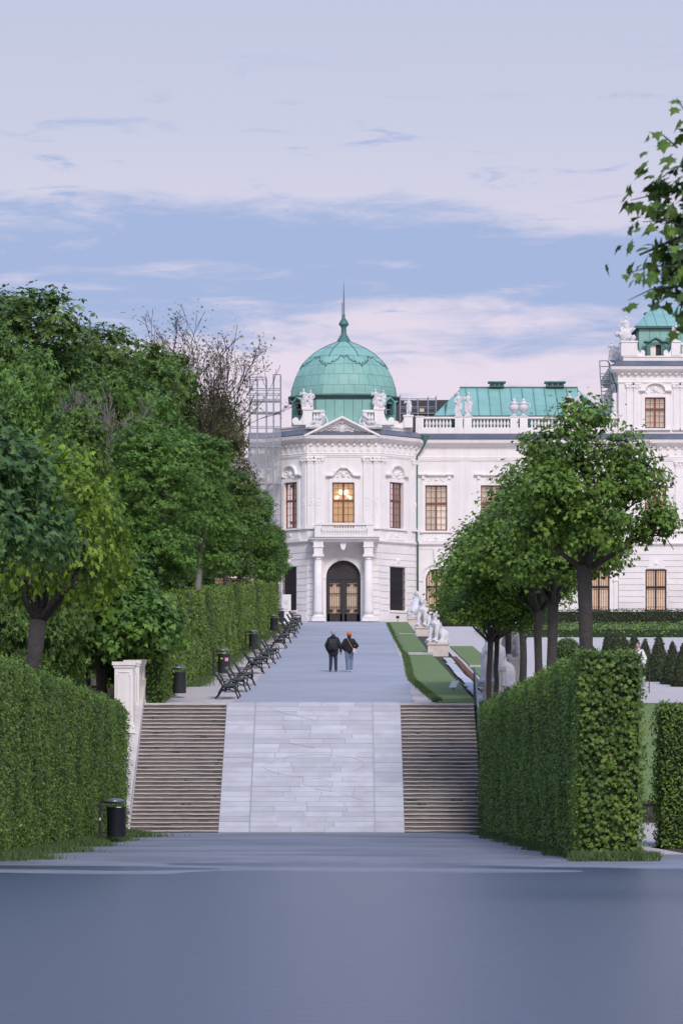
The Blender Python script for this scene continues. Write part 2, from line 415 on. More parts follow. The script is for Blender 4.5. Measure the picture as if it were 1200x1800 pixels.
def leaf_mesh(name, C, Nn, S, tint, kind, spread=.6, droop=.4, seed=1):
    rg = np.random.default_rng(seed); n = len(C)
    V, F = leaf_shape(kind); m = len(V)
    nn = Nn + rg.normal(0, spread, (n, 3)); nn /= np.linalg.norm(nn, axis=1, keepdims=True) + 1e-9
    a = rg.normal(0, 1, (n, 3)); a[:, 2] -= droop; a -= nn * (a * nn).sum(1, keepdims=True); a /= np.linalg.norm(a, axis=1, keepdims=True) + 1e-9
    b = np.cross(nn, a)
    P = C[:, None, :] + S[:, None, None] * (V[None, :, 0:1] * a[:, None, :] + V[None, :, 1:2] * b[:, None, :] + V[None, :, 2:3] * nn[:, None, :])
    me = bpy.data.meshes.new(name); me.vertices.add(n * m); me.vertices.foreach_set('co', P.astype(np.float32).ravel())
    flat = np.concatenate([np.array(f) for f in F]); lens = np.array([len(f) for f in F])
    idx = (flat[None, :] + (np.arange(n) * m)[:, None]).ravel().astype(np.int32)
    tot = np.tile(lens, n).astype(np.int32); st = np.concatenate([[0], np.cumsum(tot)[:-1]]).astype(np.int32)
    me.loops.add(len(idx)); me.loops.foreach_set('vertex_index', idx)
    me.polygons.add(len(tot)); me.polygons.foreach_set('loop_start', st); me.polygons.foreach_set('loop_total', tot)
    at = me.attributes.new('tint', 'FLOAT', 'POINT'); at.data.foreach_set('value', np.repeat(tint, m).astype(np.float32))
    me.update(); me.validate(); return me
def crown_points(lobes, n_clump, per, csize, seed, inner=.25, low=-.75):
    rg = np.random.default_rng(seed); L = np.array(lobes, dtype=float)
    area = (L[:, 3] * L[:, 4] + L[:, 3] * L[:, 5] + L[:, 4] * L[:, 5]); pr = area / area.sum()
    C = []; Nn = []; T = []
    while len(C) < n_clump:
        i = rg.choice(len(L), p=pr); d = rg.normal(0, 1, 3); d /= np.linalg.norm(d)
        if d[2] < low: continue
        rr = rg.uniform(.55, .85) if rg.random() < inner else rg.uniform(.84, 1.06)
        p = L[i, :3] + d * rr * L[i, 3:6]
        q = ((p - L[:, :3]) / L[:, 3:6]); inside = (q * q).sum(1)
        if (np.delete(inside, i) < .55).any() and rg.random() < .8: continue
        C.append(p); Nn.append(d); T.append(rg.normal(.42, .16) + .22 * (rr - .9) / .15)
    C = np.array(C); Nn = np.array(Nn); T = np.array(T)
    off = rg.normal(0, 1, (n_clump, per, 3)) * np.array([csize, csize, csize * .6]); 
    P = (C[:, None, :] + off).reshape(-1, 3)
    tt = np.clip(np.repeat(T, per) + rg.normal(0, .16, len(P)), 0, 1)
    nrm = np.repeat(Nn + np.array([0, 0, .55]), per, axis=0)
    return P, nrm, tt

# ------------------------------------------------------------------ the setting: terrain, roads, water
b = B()
ys = [(-80, -.8), (78.5, -.8), (79.5, -.03), (117.35, -.03), (126.1, 4.34), (246.2, 12.79), (300, 12.80), (1500, 12.80), (5000, 12.8)]
xs = [-4000, -400, -60, -20, 0, 20, 60, 400, 4000]
vs = [(x, y, z) for y, z in ys for x in xs]; nx = len(xs)
b.add(vs, [(j * nx + i, j * nx + i + 1, (j + 1) * nx + i + 1, (j + 1) * nx + i) for j in range(len(ys) - 1) for i in range(nx - 1)])
struct('ground', b, 'earth')
b = B(); b.add([(-300, -70, -.04), (300, -70, -.04), (300, 79, -.04), (-300, 79, -.04)], [(0, 1, 2, 3)]); struct('water', b, 'water')
def strip(name, m, rows, dz):     # rows of (y, x0, x1) on the terrain
    b = B(); k = len(rows)
    for y, x0, x1 in rows: b.v += [(x0, y, gz(y) + dz), (x1, y, gz(y) + dz)]
    for i in range(k - 1): b.f.append((2 * i, 2 * i + 1, 2 * i + 3, 2 * i + 2)); b.mi.append(0)
    return struct(name, b, m)
b = B(); nxs, nys = 200, 90                     # shore of the lower path, sinking unevenly into the water
_ph = [rnd.uniform(0, 6) for _ in range(8)]
def shore(x, y):
    e = .040 * math.sin(x * .23 + _ph[0]) * math.sin(y * .5 + _ph[1]) + .022 * math.sin(x * .7 + y * .9 + _ph[2]) + .007 * math.sin(x * 1.9 + _ph[3]) * math.sin(y * 1.7 + _ph[4])
    t = max(0.0, min(1.0, (80 - y) / 8)); return .006 + e * t - .052 * max(0.0, min(1.0, (74 - y) / 8)) - .03 * max(0.0, (66 - y)) * .5
for j_ in range(nys + 1):
    y = 58 + 22 * j_ / nys
    for i_ in range(nxs + 1): x = -45 + 90 * i_ / nxs; b.v.append((x, y, shore(x, y)))
for j_ in range(nys):
    for i_ in range(nxs): q = j_ * (nxs + 1) + i_; b.f.append((q, q + 1, q + nxs + 2, q + nxs + 1)); b.mi.append(0)
struct('lower_path', b, 'asphalt_low')
strip('lower_walk', 'asphalt_low', [(79.6, -6.5, 4.7), (80, -6.5, 4.7), (95, -6.4, 4.6), (110, -6.3, 4.5), (116.9, -6.6, 4.6)], .008)
strip('side_walk', 'gravel', [(79.6, 6.3, 7.6), (90, 6.2, 7.6), (117.5, 6.1, 20)], .008)
_av = [(125.45, -3.8, 2.44), (127, -3.75, 2.5), (140, -3.5, 2.62), (170, -3.05, 2.78), (200, -2.85, 2.88), (230, -2.75, 2.95), (246.1, -2.9, 3.05)]
def _iv(y, k): return float(np.interp(y, [q[0] for q in _av], [q[k] for q in _av]))
strip('avenue', 'asphalt', [(y, _iv(y, 1) + rnd.uniform(-.09, .06), _iv(y, 2) + rnd.uniform(-.05, .05)) for y in [125.45] + [126 + .8 * k for k in range(150)] + [246.1]], .012)
strip('gravel_verge', 'gravel', [(125.45, -6.8, 4.6), (150, -5.6, 3.4), (180, -4.9, 3.2), (246.1, -4.2, 5.3)], .004)
strip('terrace', 'gravel', [(125.9, 5.2, 40), (160, 5.3, 50), (200, 5.4, 60), (246.0, 5.4, 70)], .006)
# ------------------------------------------------------------------ stairs and ramp
NS = 33; RUN = 8.7 / NS; RISE = 4.38 / NS
def stair(x0, x1, label, seed, dx=0.0):
    rg = random.Random(seed)
    root = empty('staircase', ((x0 + x1) / 2, 116.8, 0), label, 'staircase', 'flights beside the ramp')
    for i in range(NS):
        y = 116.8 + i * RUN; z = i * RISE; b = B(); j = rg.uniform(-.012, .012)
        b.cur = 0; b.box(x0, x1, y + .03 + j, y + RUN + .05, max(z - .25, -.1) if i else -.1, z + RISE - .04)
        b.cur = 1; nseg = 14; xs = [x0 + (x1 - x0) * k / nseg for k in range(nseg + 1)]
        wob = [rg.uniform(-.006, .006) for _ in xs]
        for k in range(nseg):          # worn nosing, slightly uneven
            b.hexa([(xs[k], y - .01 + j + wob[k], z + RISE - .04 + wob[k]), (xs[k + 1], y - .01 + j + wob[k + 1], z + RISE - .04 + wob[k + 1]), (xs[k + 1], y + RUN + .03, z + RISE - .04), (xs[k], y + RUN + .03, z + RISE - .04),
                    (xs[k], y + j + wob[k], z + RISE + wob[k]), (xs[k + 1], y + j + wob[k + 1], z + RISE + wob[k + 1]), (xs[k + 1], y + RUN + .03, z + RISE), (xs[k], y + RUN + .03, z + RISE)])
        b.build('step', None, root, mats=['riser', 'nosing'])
    b = B()
    for _ in range(26 if x0 < 0 else 8):   # moss tufts growing in the joints
        i = rg.randrange(2, NS); xx = rg.choice([rg.uniform(x0, x1), x1 - abs(rg.gauss(0, .15)) if x0 < 0 else rg.uniform(x0, x1)]); w = rg.uniform(.08, .4)
        xx = min(max(xx, x0 + .1), x1 - .1); y = 116.8 + i * RUN
        for k in range(5):
            b.ell((xx + rg.uniform(-w, w) / 2, y + rg.uniform(-.02, .03), i * RISE + .01), (w * .22, .04, rg.uniform(.02, .045)), 6, 4)
    tagged(b.build('moss', 'moss', root), kind='stuff')
    return root
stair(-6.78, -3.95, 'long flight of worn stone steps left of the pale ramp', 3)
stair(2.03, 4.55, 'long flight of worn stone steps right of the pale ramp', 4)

ramp = empty('stone_ramp', (-.95, 116.8, 0), 'pale inclined stone slab ramp between the two flights of steps', 'ramp')
SL = math.hypot(8.7, 4.38); sdy, sdz = 8.7 / SL, 4.38 / SL
def rp(x, t, o=0.0): return (x, 116.8 + t * sdy - o * sdz, t * sdz + o * sdy + .02)
b = B(); x0, x1 = -3.945, 2.025
b.hexa([rp(x0, 0, -.5), rp(x1, 0, -.5), rp(x1, SL, -.5), rp(x0, SL, -.5), rp(x0, 0, .048), rp(x1, 0, .048), rp(x1, SL, .048), rp(x0, SL, .048)]); b.build('ramp_bed', 'joint', ramp)
def slab(xa, xb, ta, tb, o=.06):
    g = .0035; o += rnd.uniform(-.004, .006); b = B(); xa += g; xb -= g; ta += g; tb -= g; e = rnd.uniform(-.004, .004)
    c = .008
    p = [rp(xa, ta, 0), rp(xb, ta, 0), rp(xb, tb, 0), rp(xa, tb, 0), rp(xa + c, ta + c, o + e), rp(xb - c, ta + c, o - e), rp(xb - c, tb - c, o), rp(xa + c, tb - c, o)]
    b.hexa(p); return b.build('slab', 'flag', ramp)
nc = 27; th = SL / nc
for i in range(nc):
    ta, tb = i * th, (i + 1) * th
    slab(x0, x0 + .98, ta, tb); x = x0 + 1.0; xe = x1 - .96
    while x < xe - .05:
        w = rnd.uniform(.7, 1.9)
        if xe - x - w < .5: w = xe - x
        slab(x, x + w, ta, tb); x += w
    slab(xe + .015, x1, ta, tb)
def inlay(pts, w=.028):
    w *= .62                 # dark lead-filled grooves of the oval figure
    b = B()
    for i in range(len(pts) - 1):
        (xa, ta), (xb, tb) = pts[i], pts[i + 1]; d = Vector((xb - xa, tb - ta)); n_ = Vector((-d.y, d.x)).normalized() * w / 2
        b.hexa([rp(xa + n_.x, ta + n_.y, .05), rp(xb + n_.x, tb + n_.y, .05), rp(xb - n_.x, tb - n_.y, .05), rp(xa - n_.x, ta - n_.y, .05),
                rp(xa + n_.x, ta + n_.y, .069), rp(xb + n_.x, tb + n_.y, .069), rp(xb - n_.x, tb - n_.y, .069), rp(xa - n_.x, ta - n_.y, .069)])
    return b.build('inlay', 'groove', ramp)
def oval(cx, ct, rx, rt, a0, a1, n=28): return [(cx + rx * math.cos(R(a0 + (a1 - a0) * k / n)), ct + rt * math.sin(R(a0 + (a1 - a0) * k / n))) for k in range(n + 1)]
inlay(oval(-.80, 4.9, 1.55, .72, -40, 178)); inlay(oval(-1.0, 4.9, 1.62, .95, 185, 262, 14)); inlay(oval(-.85, 3.55, .46, .27, 0, 360, 22))
inlay([(-2.5, 9.3), (-2.0, 8.85), (-1.5, 8.6), (-.8, 8.2)], .022); inlay([(-2.6, 7.0), (-1.6, 6.45), (-.9, 6.15)], .018); inlay([(.7, 2.25), (-.2, 2.85), (-.9, 3.1)], .016)
inlay([(x0 + 1.0, 0), (x0 + 1.0, SL)], .016); inlay([(x1 - 1.0, 0), (x1 - 1.0, SL)], .010)
# stone edging at the head of ramp and steps
edge = empty('landing_edge', (-1, 125.6, 4.38), 'row of pale landing stones along the head of the ramp and steps', 'edging')
x = -6.75
while x < 4.5:
    w = min(rnd.uniform(.8, 1.3), 4.55 - x); b = B(); b.box(x, x + w - .012, 125.52, 125.95, 4.1, 4.425 + rnd.uniform(-.006, .006)); b.build('edging_stone', 'flag', edge); x += w

# sloping balustrade wall and pedestals at the left of the steps
bal = empty('stair_balustrade', (-7.1, 121, 2), 'white stone balustrade climbing beside the left flight of steps', 'balustrade')
b = B()
pr = lambda y, h: gz(y) + h
b.prism([(-7.28, 116.9, -.1), (-7.28, 116.9, .75), (-7.28, 126.2, pr(125.4, .8)), (-7.28, 126.2, 4.0)], (.495, 0, 0)); b.build('balustrade_wall', 'stucco_trim', bal)
b = B()
b.prism([(-7.36, 116.75, .752), (-7.36, 116.75, .93), (-7.36, 126.2, pr(125.4, .98)), (-7.36, 126.2, pr(125.4, .8))], (.60, 0, 0)); b.build('coping', 'warm_stone', bal)
def pedestal(b, cx, cy, z0, z1, w, d):
    b.box(cx - w * .58, cx + w * .58, cy - d * .58, cy + d * .58, z0, z0 + .22)
    b.box(cx - w * .54, cx + w * .54, cy - d * .54, cy + d * .54, z0 + .22, z0 + .32)
    b.box(cx - w * .48, cx + w * .48, cy - d * .48, cy + d * .48, z0 + .32, z1 - .2)
    b.box(cx - w * .54, cx + w * .54, cy - d * .54, cy + d * .54, z1 - .2, z1 - .12)
    b.box(cx - w * .60, cx + w * .60, cy - d * .60, cy + d * .60, z1 - .12, z1)
def panel_frame(b, cx, y, z0, z1, w):          # shaped raised moulding on a pedestal face
    pts = [(cx - w, z0 + .1), (cx - w * .8, z0 + .1), (cx - w * .8, z0), (cx + w * .8, z0), (cx + w * .8, z0 + .1), (cx + w, z0 + .1), (cx + w, z1 - .1), (cx + w * .8, z1 - .1), (cx + w * .8, z1), (cx - w * .8, z1), (cx - w * .8, z1 - .1), (cx - w, z1 - .1), (cx - w, z0 + .1)]
    b.tube([(p[0], y, p[1]) for p in pts], .022, 5)
for k, (cx, cy, w) in enumerate(((-7.27, 122.2, .66), (-7.12, 124.3, .50), (-7.05, 126.3, .50))):
    b = B(); zt = (5.72, 5.85, 5.95)[k]; pedestal(b, cx, cy, gz(cy) - .2 + (.8 if k == 0 else 0), zt, w, w); panel_frame(b, cx, cy - w * .485, gz(cy) + (1.25 if k == 0 else .6), zt - .35, w * .33)
    b.build('pedestal', 'stucco_trim', bal)
urn_prof = [(.10, 0), (.16, .03), (.15, .07), (.07, .13), (.06, .19), (.12, .24), (.24, .40), (.28, .56), (.27, .66), (.20, .72), (.22, .78), (.26, .82), (.24, .86), (.14, .92), (.10, 1.0), (.13, 1.05), (.07, 1.12), (.02, 1.18)]
# hand rail on the right of the steps
hr = empty('handrail', (4.62, 121, 2), 'slim metal handrail along the right edge of the steps', 'handrail')
b = B(); b.tube([(4.62, 117, 1.0), (4.62, 125.6, 5.38), (4.62, 127.0, 5.7)], .03, 6); b.build('rail', 'rail_light', hr)
for y in (117, 119.2, 121.4, 123.6, 125.6, 127.0):
    b = B(); b.tube([(4.62, y, gz(y)), (4.62, y, 1.0 + (y - 117) * .509 if y < 126 else 5.7)], .032, 6); b.build('post', 'rail_metal', hr)

# ------------------------------------------------------------------ the palace
YF = FPX / 26.0
class Fr:
    def __init__(s, p0, p1):
        s.p0 = Vector(p0); s.p1 = Vector(p1); s.L = (s.p1 - s.p0).length; s.t = (s.p1 - s.p0) / s.L; s.n = Vector((s.t.y, -s.t.x))
    def pt(s, u, o, z):
        q = s.p0 + s.t * u + s.n * o; return (q.x, q.y, z)
    def u(s, x):
        k = (x - 600) / FPX; return (k * s.p0.y - s.p0.x) / (s.t.x - k * s.t.y)
    def z(s, y, u=0.): return WZ(y, s.p0.y + s.t.y * u)
def fbox(b, fr, u0, u1, o0, o1, z0, z1):
    b.hexa([fr.pt(u0, o1, z0), fr.pt(u1, o1, z0), fr.pt(u1, o0, z0), fr.pt(u0, o0, z0), fr.pt(u0, o1, z1), fr.pt(u1, o1, z1), fr.pt(u1, o0, z1), fr.pt(u0, o0, z1)])
def fpoly(b, fr, pts, o0, o1):
    v = fr.n * (o1 - o0); b.prism([fr.pt(u, o0, z) for u, z in pts], (v.x, v.y, 0))
def fwall(fr, z0, z1, ops, reveal=.32, u0=0., u1=None):
    b = B(); u1 = fr.L if u1 is None else u1
    us = sorted({u0, u1} | {q for o in ops for q in o[:2]}); zs = sorted({z0, z1} | {q for o in ops for q in o[2:4]})
    for i in range(len(us) - 1):
        for j in range(len(zs) - 1):
            cu, cz = (us[i] + us[i + 1]) / 2, (zs[j] + zs[j + 1]) / 2
            if any(o[0] < cu < o[1] and o[2] < cz < o[3] for o in ops): continue
            b.add([fr.pt(us[i], 0, zs[j]), fr.pt(us[i + 1], 0, zs[j]), fr.pt(us[i + 1], 0, zs[j + 1]), fr.pt(us[i], 0, zs[j + 1])], [(0, 1, 2, 3)])
    for o in ops:
        a, c, za, zb = o[:4]; arch = len(o) > 4 and o[4]; zs_ = zb - (c - a) / 2 if arch else zb; uc = (a + c) / 2; r = (c - a) / 2
        out = [(a, za), (c, za), (c, zs_)]
        if arch:
            arc = [(uc + r * math.cos(R(t)), zs_ + r * math.sin(R(t))) for t in range(15, 180, 15)]; out += arc
            b.add([fr.pt(u, 0, z) for u, z in [(c, zs_)] + arc[:6] + [(c, zb)]], [tuple(range(8))[::-1]])
            b.add([fr.pt(u, 0, z) for u, z in arc[5:] + [(a, zs_), (a, zb)]], [tuple(range(len(arc[5:]) + 2))[::-1]])
        out += [(a, zs_)]
        for k in range(len(out)):
            p, q = out[k], out[(k + 1) % len(out)]
            b.add([fr.pt(p[0], 0, p[1]), fr.pt(q[0], 0, q[1]), fr.pt(q[0], -reveal, q[1]), fr.pt(p[0], -reveal, p[1])], [(0, 1, 2, 3)])
    return b
palace = empty('palace', (.13, YF, gz(YF)), 'white baroque palace with green copper dome at the end of the avenue', 'palace')
PZ = gz(YF)
XC = .13; HF = 2.44; HD = 2.60
YW = YF + HD
frF = Fr((XC - HF, YF), (XC + HF, YF)); frR = Fr((XC + HF, YF), (XC + HF + HD, YW)); frL = Fr((XC - HF - HD, YW), (XC - HF, YF))
frW = Fr((XC + HF + HD, YW), (WX(1086, YW), YW)); frB = Fr((WX(1086, YW), YW - .15), (WX(1300, YW), YW - .15)); frE = Fr((WX(436, YW), YW), (XC - HF - HD, YW))
zg = PZ - .1
Z1 = WZ(952, YF)          # string course
Z2 = WZ(776, YF)          # main cornice underside
ZT = WZ(766, YF)
def opening(fr, xa, xb, ya, yb, arch=False):
    ua, ub = fr.u(xa), fr.u(xb); um = (ua + ub) / 2; return (ua, ub, fr.z(yb, um), fr.z(ya, um), arch)
def relief(b, fr, u, z, w, h, n, seed, o=.05):     # cartouche ornament: mirrored swelling leaves and a boss
    rg = random.Random(seed); rot = Matrix.Rotation(math.atan2(fr.t.y, fr.t.x), 3, 'Z')
    b.ell(fr.pt(u, o * .5, z), (w * .13, o * 1.6, h * .30), 8, 5, rot)
    for k in range(n):
        du = rg.uniform(.10, .5) * w; dz = rg.uniform(-.45, .42) * h * (1 - .5 * du / w); a = rg.uniform(-1, 1)
        for s in (-1, 1):
            m = rot @ Matrix.Rotation(s * a, 3, 'Y'); b.ell(fr.pt(u + s * du, o * .3, z + dz), (rg.uniform(.05, .11) * w, o * rg.uniform(.8, 1.4), rg.uniform(.04, .09) * h + .015), 7, 4, m)
def window(fr, op, style='brown', nx=4, nz=(3, 4), split=.40, label=None, lit='curtain', grille=False):
    a, c, za, zb, arch = op; w = c - a; d0, d1 = -.26, -.20; fm = {'brown': 'win_wood', 'dark': 'win_wood_dark'}[style]
    b = B(); t = .075; r = w / 2; zs = zb - r if arch else zb; uc = (a + c) / 2
    fbox(b, fr, a, a + t, d0, d1, za, zs); fbox(b, fr, c - t, c, d0, d1, za, zs); fbox(b, fr, a, c, d0, d1 + .002, za, za + t * 1.3)
    if arch:
        arc = [(t_, uc + r * math.cos(R(t_)), zs + r * math.sin(R(t_))) for t_ in range(0, 181, 15)]
        for k in range(12):
            t0, t1 = R(15 * k), R(15 * k + 15); q = r - t
            fpoly(b, fr, [(uc + r * math.cos(t0), zs + r * math.sin(t0)), (uc + r * math.cos(t1), zs + r * math.sin(t1)), (uc + q * math.cos(t1), zs + q * math.sin(t1)), (uc + q * math.cos(t0), zs + q * math.sin(t0))], d0, d1)
    else: fbox(b, fr, a, c, d0, d1 + .002, zb - t, zb)
    zm = zb - (zb - za) * split
    fbox(b, fr, a, c, d0, d1 + .03, zm - .075, zm + .075); fbox(b, fr, uc - .06, uc + .06, d0, d1 + .012, za, zb - .01)
    for k in range(1, nx):
        if k * 2 == nx: continue
        uu = a + t + (w - 2 * t) * k / nx; top = zb - .02 if not arch else zs + math.sqrt(max(r * r - (uu - uc) ** 2, 0)) - .03
        fbox(b, fr, uu - .015, uu + .015, d0 + .01, d1 - .01, za, top)
    for k in range(1, nz[0]): fbox(b, fr, a, c, d0 + .01, d1 - .012, zm + (zb - zm) * k / nz[0] - .014, zm + (zb - zm) * k / nz[0] + .014) if not (arch and zm + (zb - zm) * k / nz[0] > zs + r * .4) else None
    for k in range(1, nz[1]): fbox(b, fr, a, c, d0 + .01, d1 - .012, za + (zm - za) * k / nz[1] - .014, za + (zm - za) * k / nz[1] + .014)
    wn = b.build('window', fm, palace)
    if label: wn['label'] = label
    for (p, q, e, f) in ((a, uc, za, zm), (uc, c, za, zm), (a, uc, zm, zb), (uc, c, zm, zb)):
        b = B(); g = .02
        b.add([fr.pt(p + g, -.235, e + g), fr.pt(q - g, -.235, e + g), fr.pt(q - g, -.235, f - g), fr.pt(p + g, -.235, f - g)], [(0, 1, 2, 3)]); b.build('pane', 'glass', wn)
    if lit:
        b = B(); n = 24
        for k in range(n):           # softly pleated blind
            p, q = a - .02 + (w + .04) * k / n, a - .02 + (w + .04) * (k + 1) / n; e = .012 if k % 2 else -.012
            b.add([fr.pt(p, -.325 + e, za - .02), fr.pt(q, -.325 - e, za - .02), fr.pt(q, -.325 - e, zb + .02), fr.pt(p, -.325 + e, zb + .02)], [(0, 1, 2, 3)])
        b.build('curtain', lit, wn)
    if grille:
        b = B(); nb = 9
        for k in range(nb):
            uu = a + w * (k + .5) / nb; top = zb - .03 if not arch else zs + math.sqrt(max(r * r - (uu - uc) ** 2, 0)) - .02
            b.tube([fr.pt(uu, -.1, za + .02), fr.pt(uu, -.1, top)], .017, 5)
            for zz in (za + (zb - za) * .32, za + (zb - za) * .80): b.ell(fr.pt(uu, -.1, zz), .035, 5, 4)
        for zz in (za + .05, za + .30, zm, zm - .18): fbox(b, fr, a, c, -.115, -.085, zz, zz + .035)
        b.build('grille', 'iron', wn)
    return wn
def surround(fr, op, o=.07, w=.20, sill=True):
    a, c, za, zb = op[:4]; b = B()
    fbox(b, fr, a - w, a, -.01, o, za, zb + w * .8); fbox(b, fr, c, c + w, -.01, o, za, zb + w * .8); fbox(b, fr, a, c, -.01, o - .003, zb, zb + w * .8)
    fbox(b, fr, a - w - .05, a - w, -.01, o * .5, za, zb + w * .8); fbox(b, fr, c + w, c + w + .05, -.01, o * .5, za, zb + w * .8)
    if sill: fbox(b, fr, a - w - .14, c + w + .14, -.01, o + .10, za - .13, za - .005)
    return b
def hood(b, fr, pts, th, o):       # moulded hood following an outline (u,z)
    for k in range(len(pts) - 1):
        (ua, za), (ub, zb) = pts[k], pts[k + 1]
        fpoly(b, fr, [(ua, za), (ub, zb), (ub, zb - th), (ua, za - th)], -.01, o + .0015 * (k % 2))
        fpoly(b, fr, [(ua, za - th), (ub, zb - th), (ub, zb - th - .07), (ua, za - th - .07)], -.01, o * .55 + .0015 * (k % 2))
def courses(fr, ops, z0, z1, h=.425, proud=.05, u0=0., u1=None, skip=()):
    u1 = fr.L if u1 is None else u1; n = max(1, round((z1 - z0) / h)); h = (z1 - z0) / n
    for k in range(n):
        za, zb = z0 + k * h + .022, z0 + (k + 1) * h - .022; segs = [(u0 + .002, u1 - .002)]
        for (a, c, oa, ob) in [o[:4] for o in ops] + list(skip):
            if ob < za or oa > zb: continue
            e = .05 if k % 2 else .14; ns = []
            for s, t in segs:
                if c + e <= s or a - e >= t: ns.append((s, t))
                else:
                    if a - e > s: ns.append((s, a - e))
                    if c + e < t: ns.append((c + e, t))
            segs = ns
        for s, t in segs: b = B(); fpoly(b, fr, [(s, za), (t, za), (t, zb), (s, zb)], -.01, proud); b.build('stone_course', 'stucco_course', palace)
# --- openings
opF = opening(frF, 584, 622.5, 848, 928); opFd = opening(frF, 573, 633.5, 985, 1094, True); opFd = (opFd[0], opFd[1], PZ - .02, opFd[3], True)
opR = opening(frR, 683.5, 707.5, 848, 929); opL = opening(frL, 499.5, 523, 848, 929)
opRg = opening(frR, 685, 712, 997, 1073); opLg = opening(frL, 496, 521, 997, 1073)
frF_wall = fwall(frF, zg, ZT, [opF, opFd]); frF_wall.build('pavilion_wall', 'stucco', palace)
fwall(frR, zg, ZT, [opR, opRg]).build('pavilion_wall', 'stucco', palace); fwall(frL, zg, ZT, [opL, opLg]).build('pavilion_wall', 'stucco', palace)
wc = [766.5, 864.0, 961.5, 1052.0]; wops = []; wuo = []; wlo = []
for c in wc:
    p = opening(frW, c - 19.5, c + 19.0, 853, 933); q = opening(frW, c - 18.5, c + 18.5, 1000, 1075, True); wuo.append(p); wlo.append(q); wops += [p, q]
fwall(frW, zg - .4, ZT, wops).build('wing_wall', 'stucco', palace)
bops_u = [opening(frB, 1132, 1170, 853, 933), opening(frB, 1232, 1270, 853, 933)]; bops_g = [opening(frB, 1133.5, 1170.5, 1001, 1075), opening(frB, 1232, 1269, 1001, 1075)]
bops_t = [opening(frB, 1132.5, 1168.5, 698.5, 753), opening(frB, 1232, 1268, 698.5, 753)]
ZB = WZ(655, YW)
fwall(frB, zg - .4, ZB, bops_u + bops_g + bops_t).build('centre_wall', 'stucco', palace)
opE = opening(frE, 468, 490, 853, 930)
fwall(frE, zg, ZT, [opE]).build('side_wall', 'stucco', palace)
b = B()    # end wall, return walls, flat roof decks
b.box(WX(436, YW), WX(436, YW) + .3, YW + .02, YW + 14, zg, ZT); b.build('end_wall', 'stucco', palace)
b = B(); xs_ = WX(1086, YW); b.box(xs_ + .002, xs_ + .3, YW - .13, YW + 14, zg, ZB - .01); b.build('return_wall', 'stucco', palace)
b = B(); b.box(xs_ + .3, WX(1300, YW), YW + .4, YW + 14, ZB - .4, ZB - .02); b.box(WX(436, YW) + .3, xs_, YW + .4, YW + 14, ZT - .4, ZT - .01); b.build('roof_deck', 'sheet_metal', palace)
b = B(); b.add([(XC - HF - HD + .4, YW + .4, ZT - .02), (XC - HF, YF + .4, ZT - .02), (XC + HF, YF + .4, ZT - .02), (XC + HF + HD - .4, YW + .4, ZT - .02)], [(0, 1, 2, 3)]); b.build('roof_deck', 'sheet_metal', palace)
# --- windows
w0 = window(frF, opF, lit='curtain_lit', nz=(3, 4), label='lit window with a glowing chandelier above the balcony')
window(frR, opR); window(frL, opL); window(frE, opE)
for p in wuo: window(frW, p)
for p in wlo: window(frW, p, style='dark', nx=2, nz=(1, 1), split=.42, lit='curtain_pink', grille=True)
for p in bops_u: window(frB, p)
for p in bops_g: window(frB, p, style='dark', nx=2, nz=(1, 1), split=.42, lit='curtain_pink', grille=True)
for p in bops_t: window(frB, p, nz=(2, 3), split=.38)
for fr, o in ((frR, opRg), (frL, opLg)):      # dark barred ground floor windows
    b = B(); a, c, za, zb = o[:4]; fbox(b, fr, a, c, -.30, -.24, za, zb); wn = b.build('window', 'iron_panel', palace, ); b = B()
    for k in range(9): b.tube([fr.pt(a + (c - a) * (k + .5) / 9, -.05, za), fr.pt(a + (c - a) * (k + .5) / 9, -.05, zb)], .02, 5)
    for k in range(5): fbox(b, fr, a, c, -.07, -.03, za + (zb - za) * (k + .3) / 5, za + (zb - za) * (k + .3) / 5 + .04)
    b.build('grille', 'iron', wn)
# --- chandelier seen in the lit window
um = (opF[0] + opF[1]) / 2; cz = WZ(866, YF); root = empty('chandelier', frF.pt(um, -.31, cz), 'glowing chandelier hanging behind the window above the balcony', 'chandelier')
b = B()
b.tube([frF.pt(um, -.285, cz + .7), frF.pt(um, -.285, cz - .25)], .02, 6); b.build('stem', 'brass', root)
for du, dz in ((-.48, -.32), (-.36, -.28), (-.27, .02), (-.12, .08), (-.16, -.02), (-.2, .13), (.16, .08), (.22, .0), (.14, -.05), (.33, -.22), (.46, -.32), (.24, .13)):
    b = B(); b.ell(frF.pt(um + du, -.285, cz + dz), (.055, .025, .075), 8, 6); b.build('bulb', 'bulb', root, smooth=True)
# --- rusticated ground floor
zc1 = Z1 - .32
courses(frF, [opFd], PZ + .02, zc1, u0=0, u1=frF.L, skip=[(frF.u(566), frF.u(641), PZ - 1, WZ(962, YF))])
courses(frR, [opRg], PZ + .75, zc1); courses(frL, [opLg], PZ + .75, zc1)
courses(frB, bops_g, PZ + .60, zc1)
for fr, o in ((frR, opRg), (frL, opLg)):
    b = B(); fbox(b, fr, 0, fr.L, -.01, .055, PZ - .1, PZ + .72); b.build('plinth', 'stucco_trim', palace)
    b = B(); a, c, za, zb = o[:4]; fbox(b, fr, a - .1, c + .1, 0, .12, za - .16, za - .01); relief(b, fr, (a + c) / 2, zb + .42, 1.0, .75, 5, 3, .06); b.build('window_trim', 'stucco_trim', palace)
for fr in (frW, frB): b = B(); fbox(b, fr, 0, fr.L, -.01, .055, PZ - .5, PZ + .5); b.build('plinth', 'stucco_trim', palace)
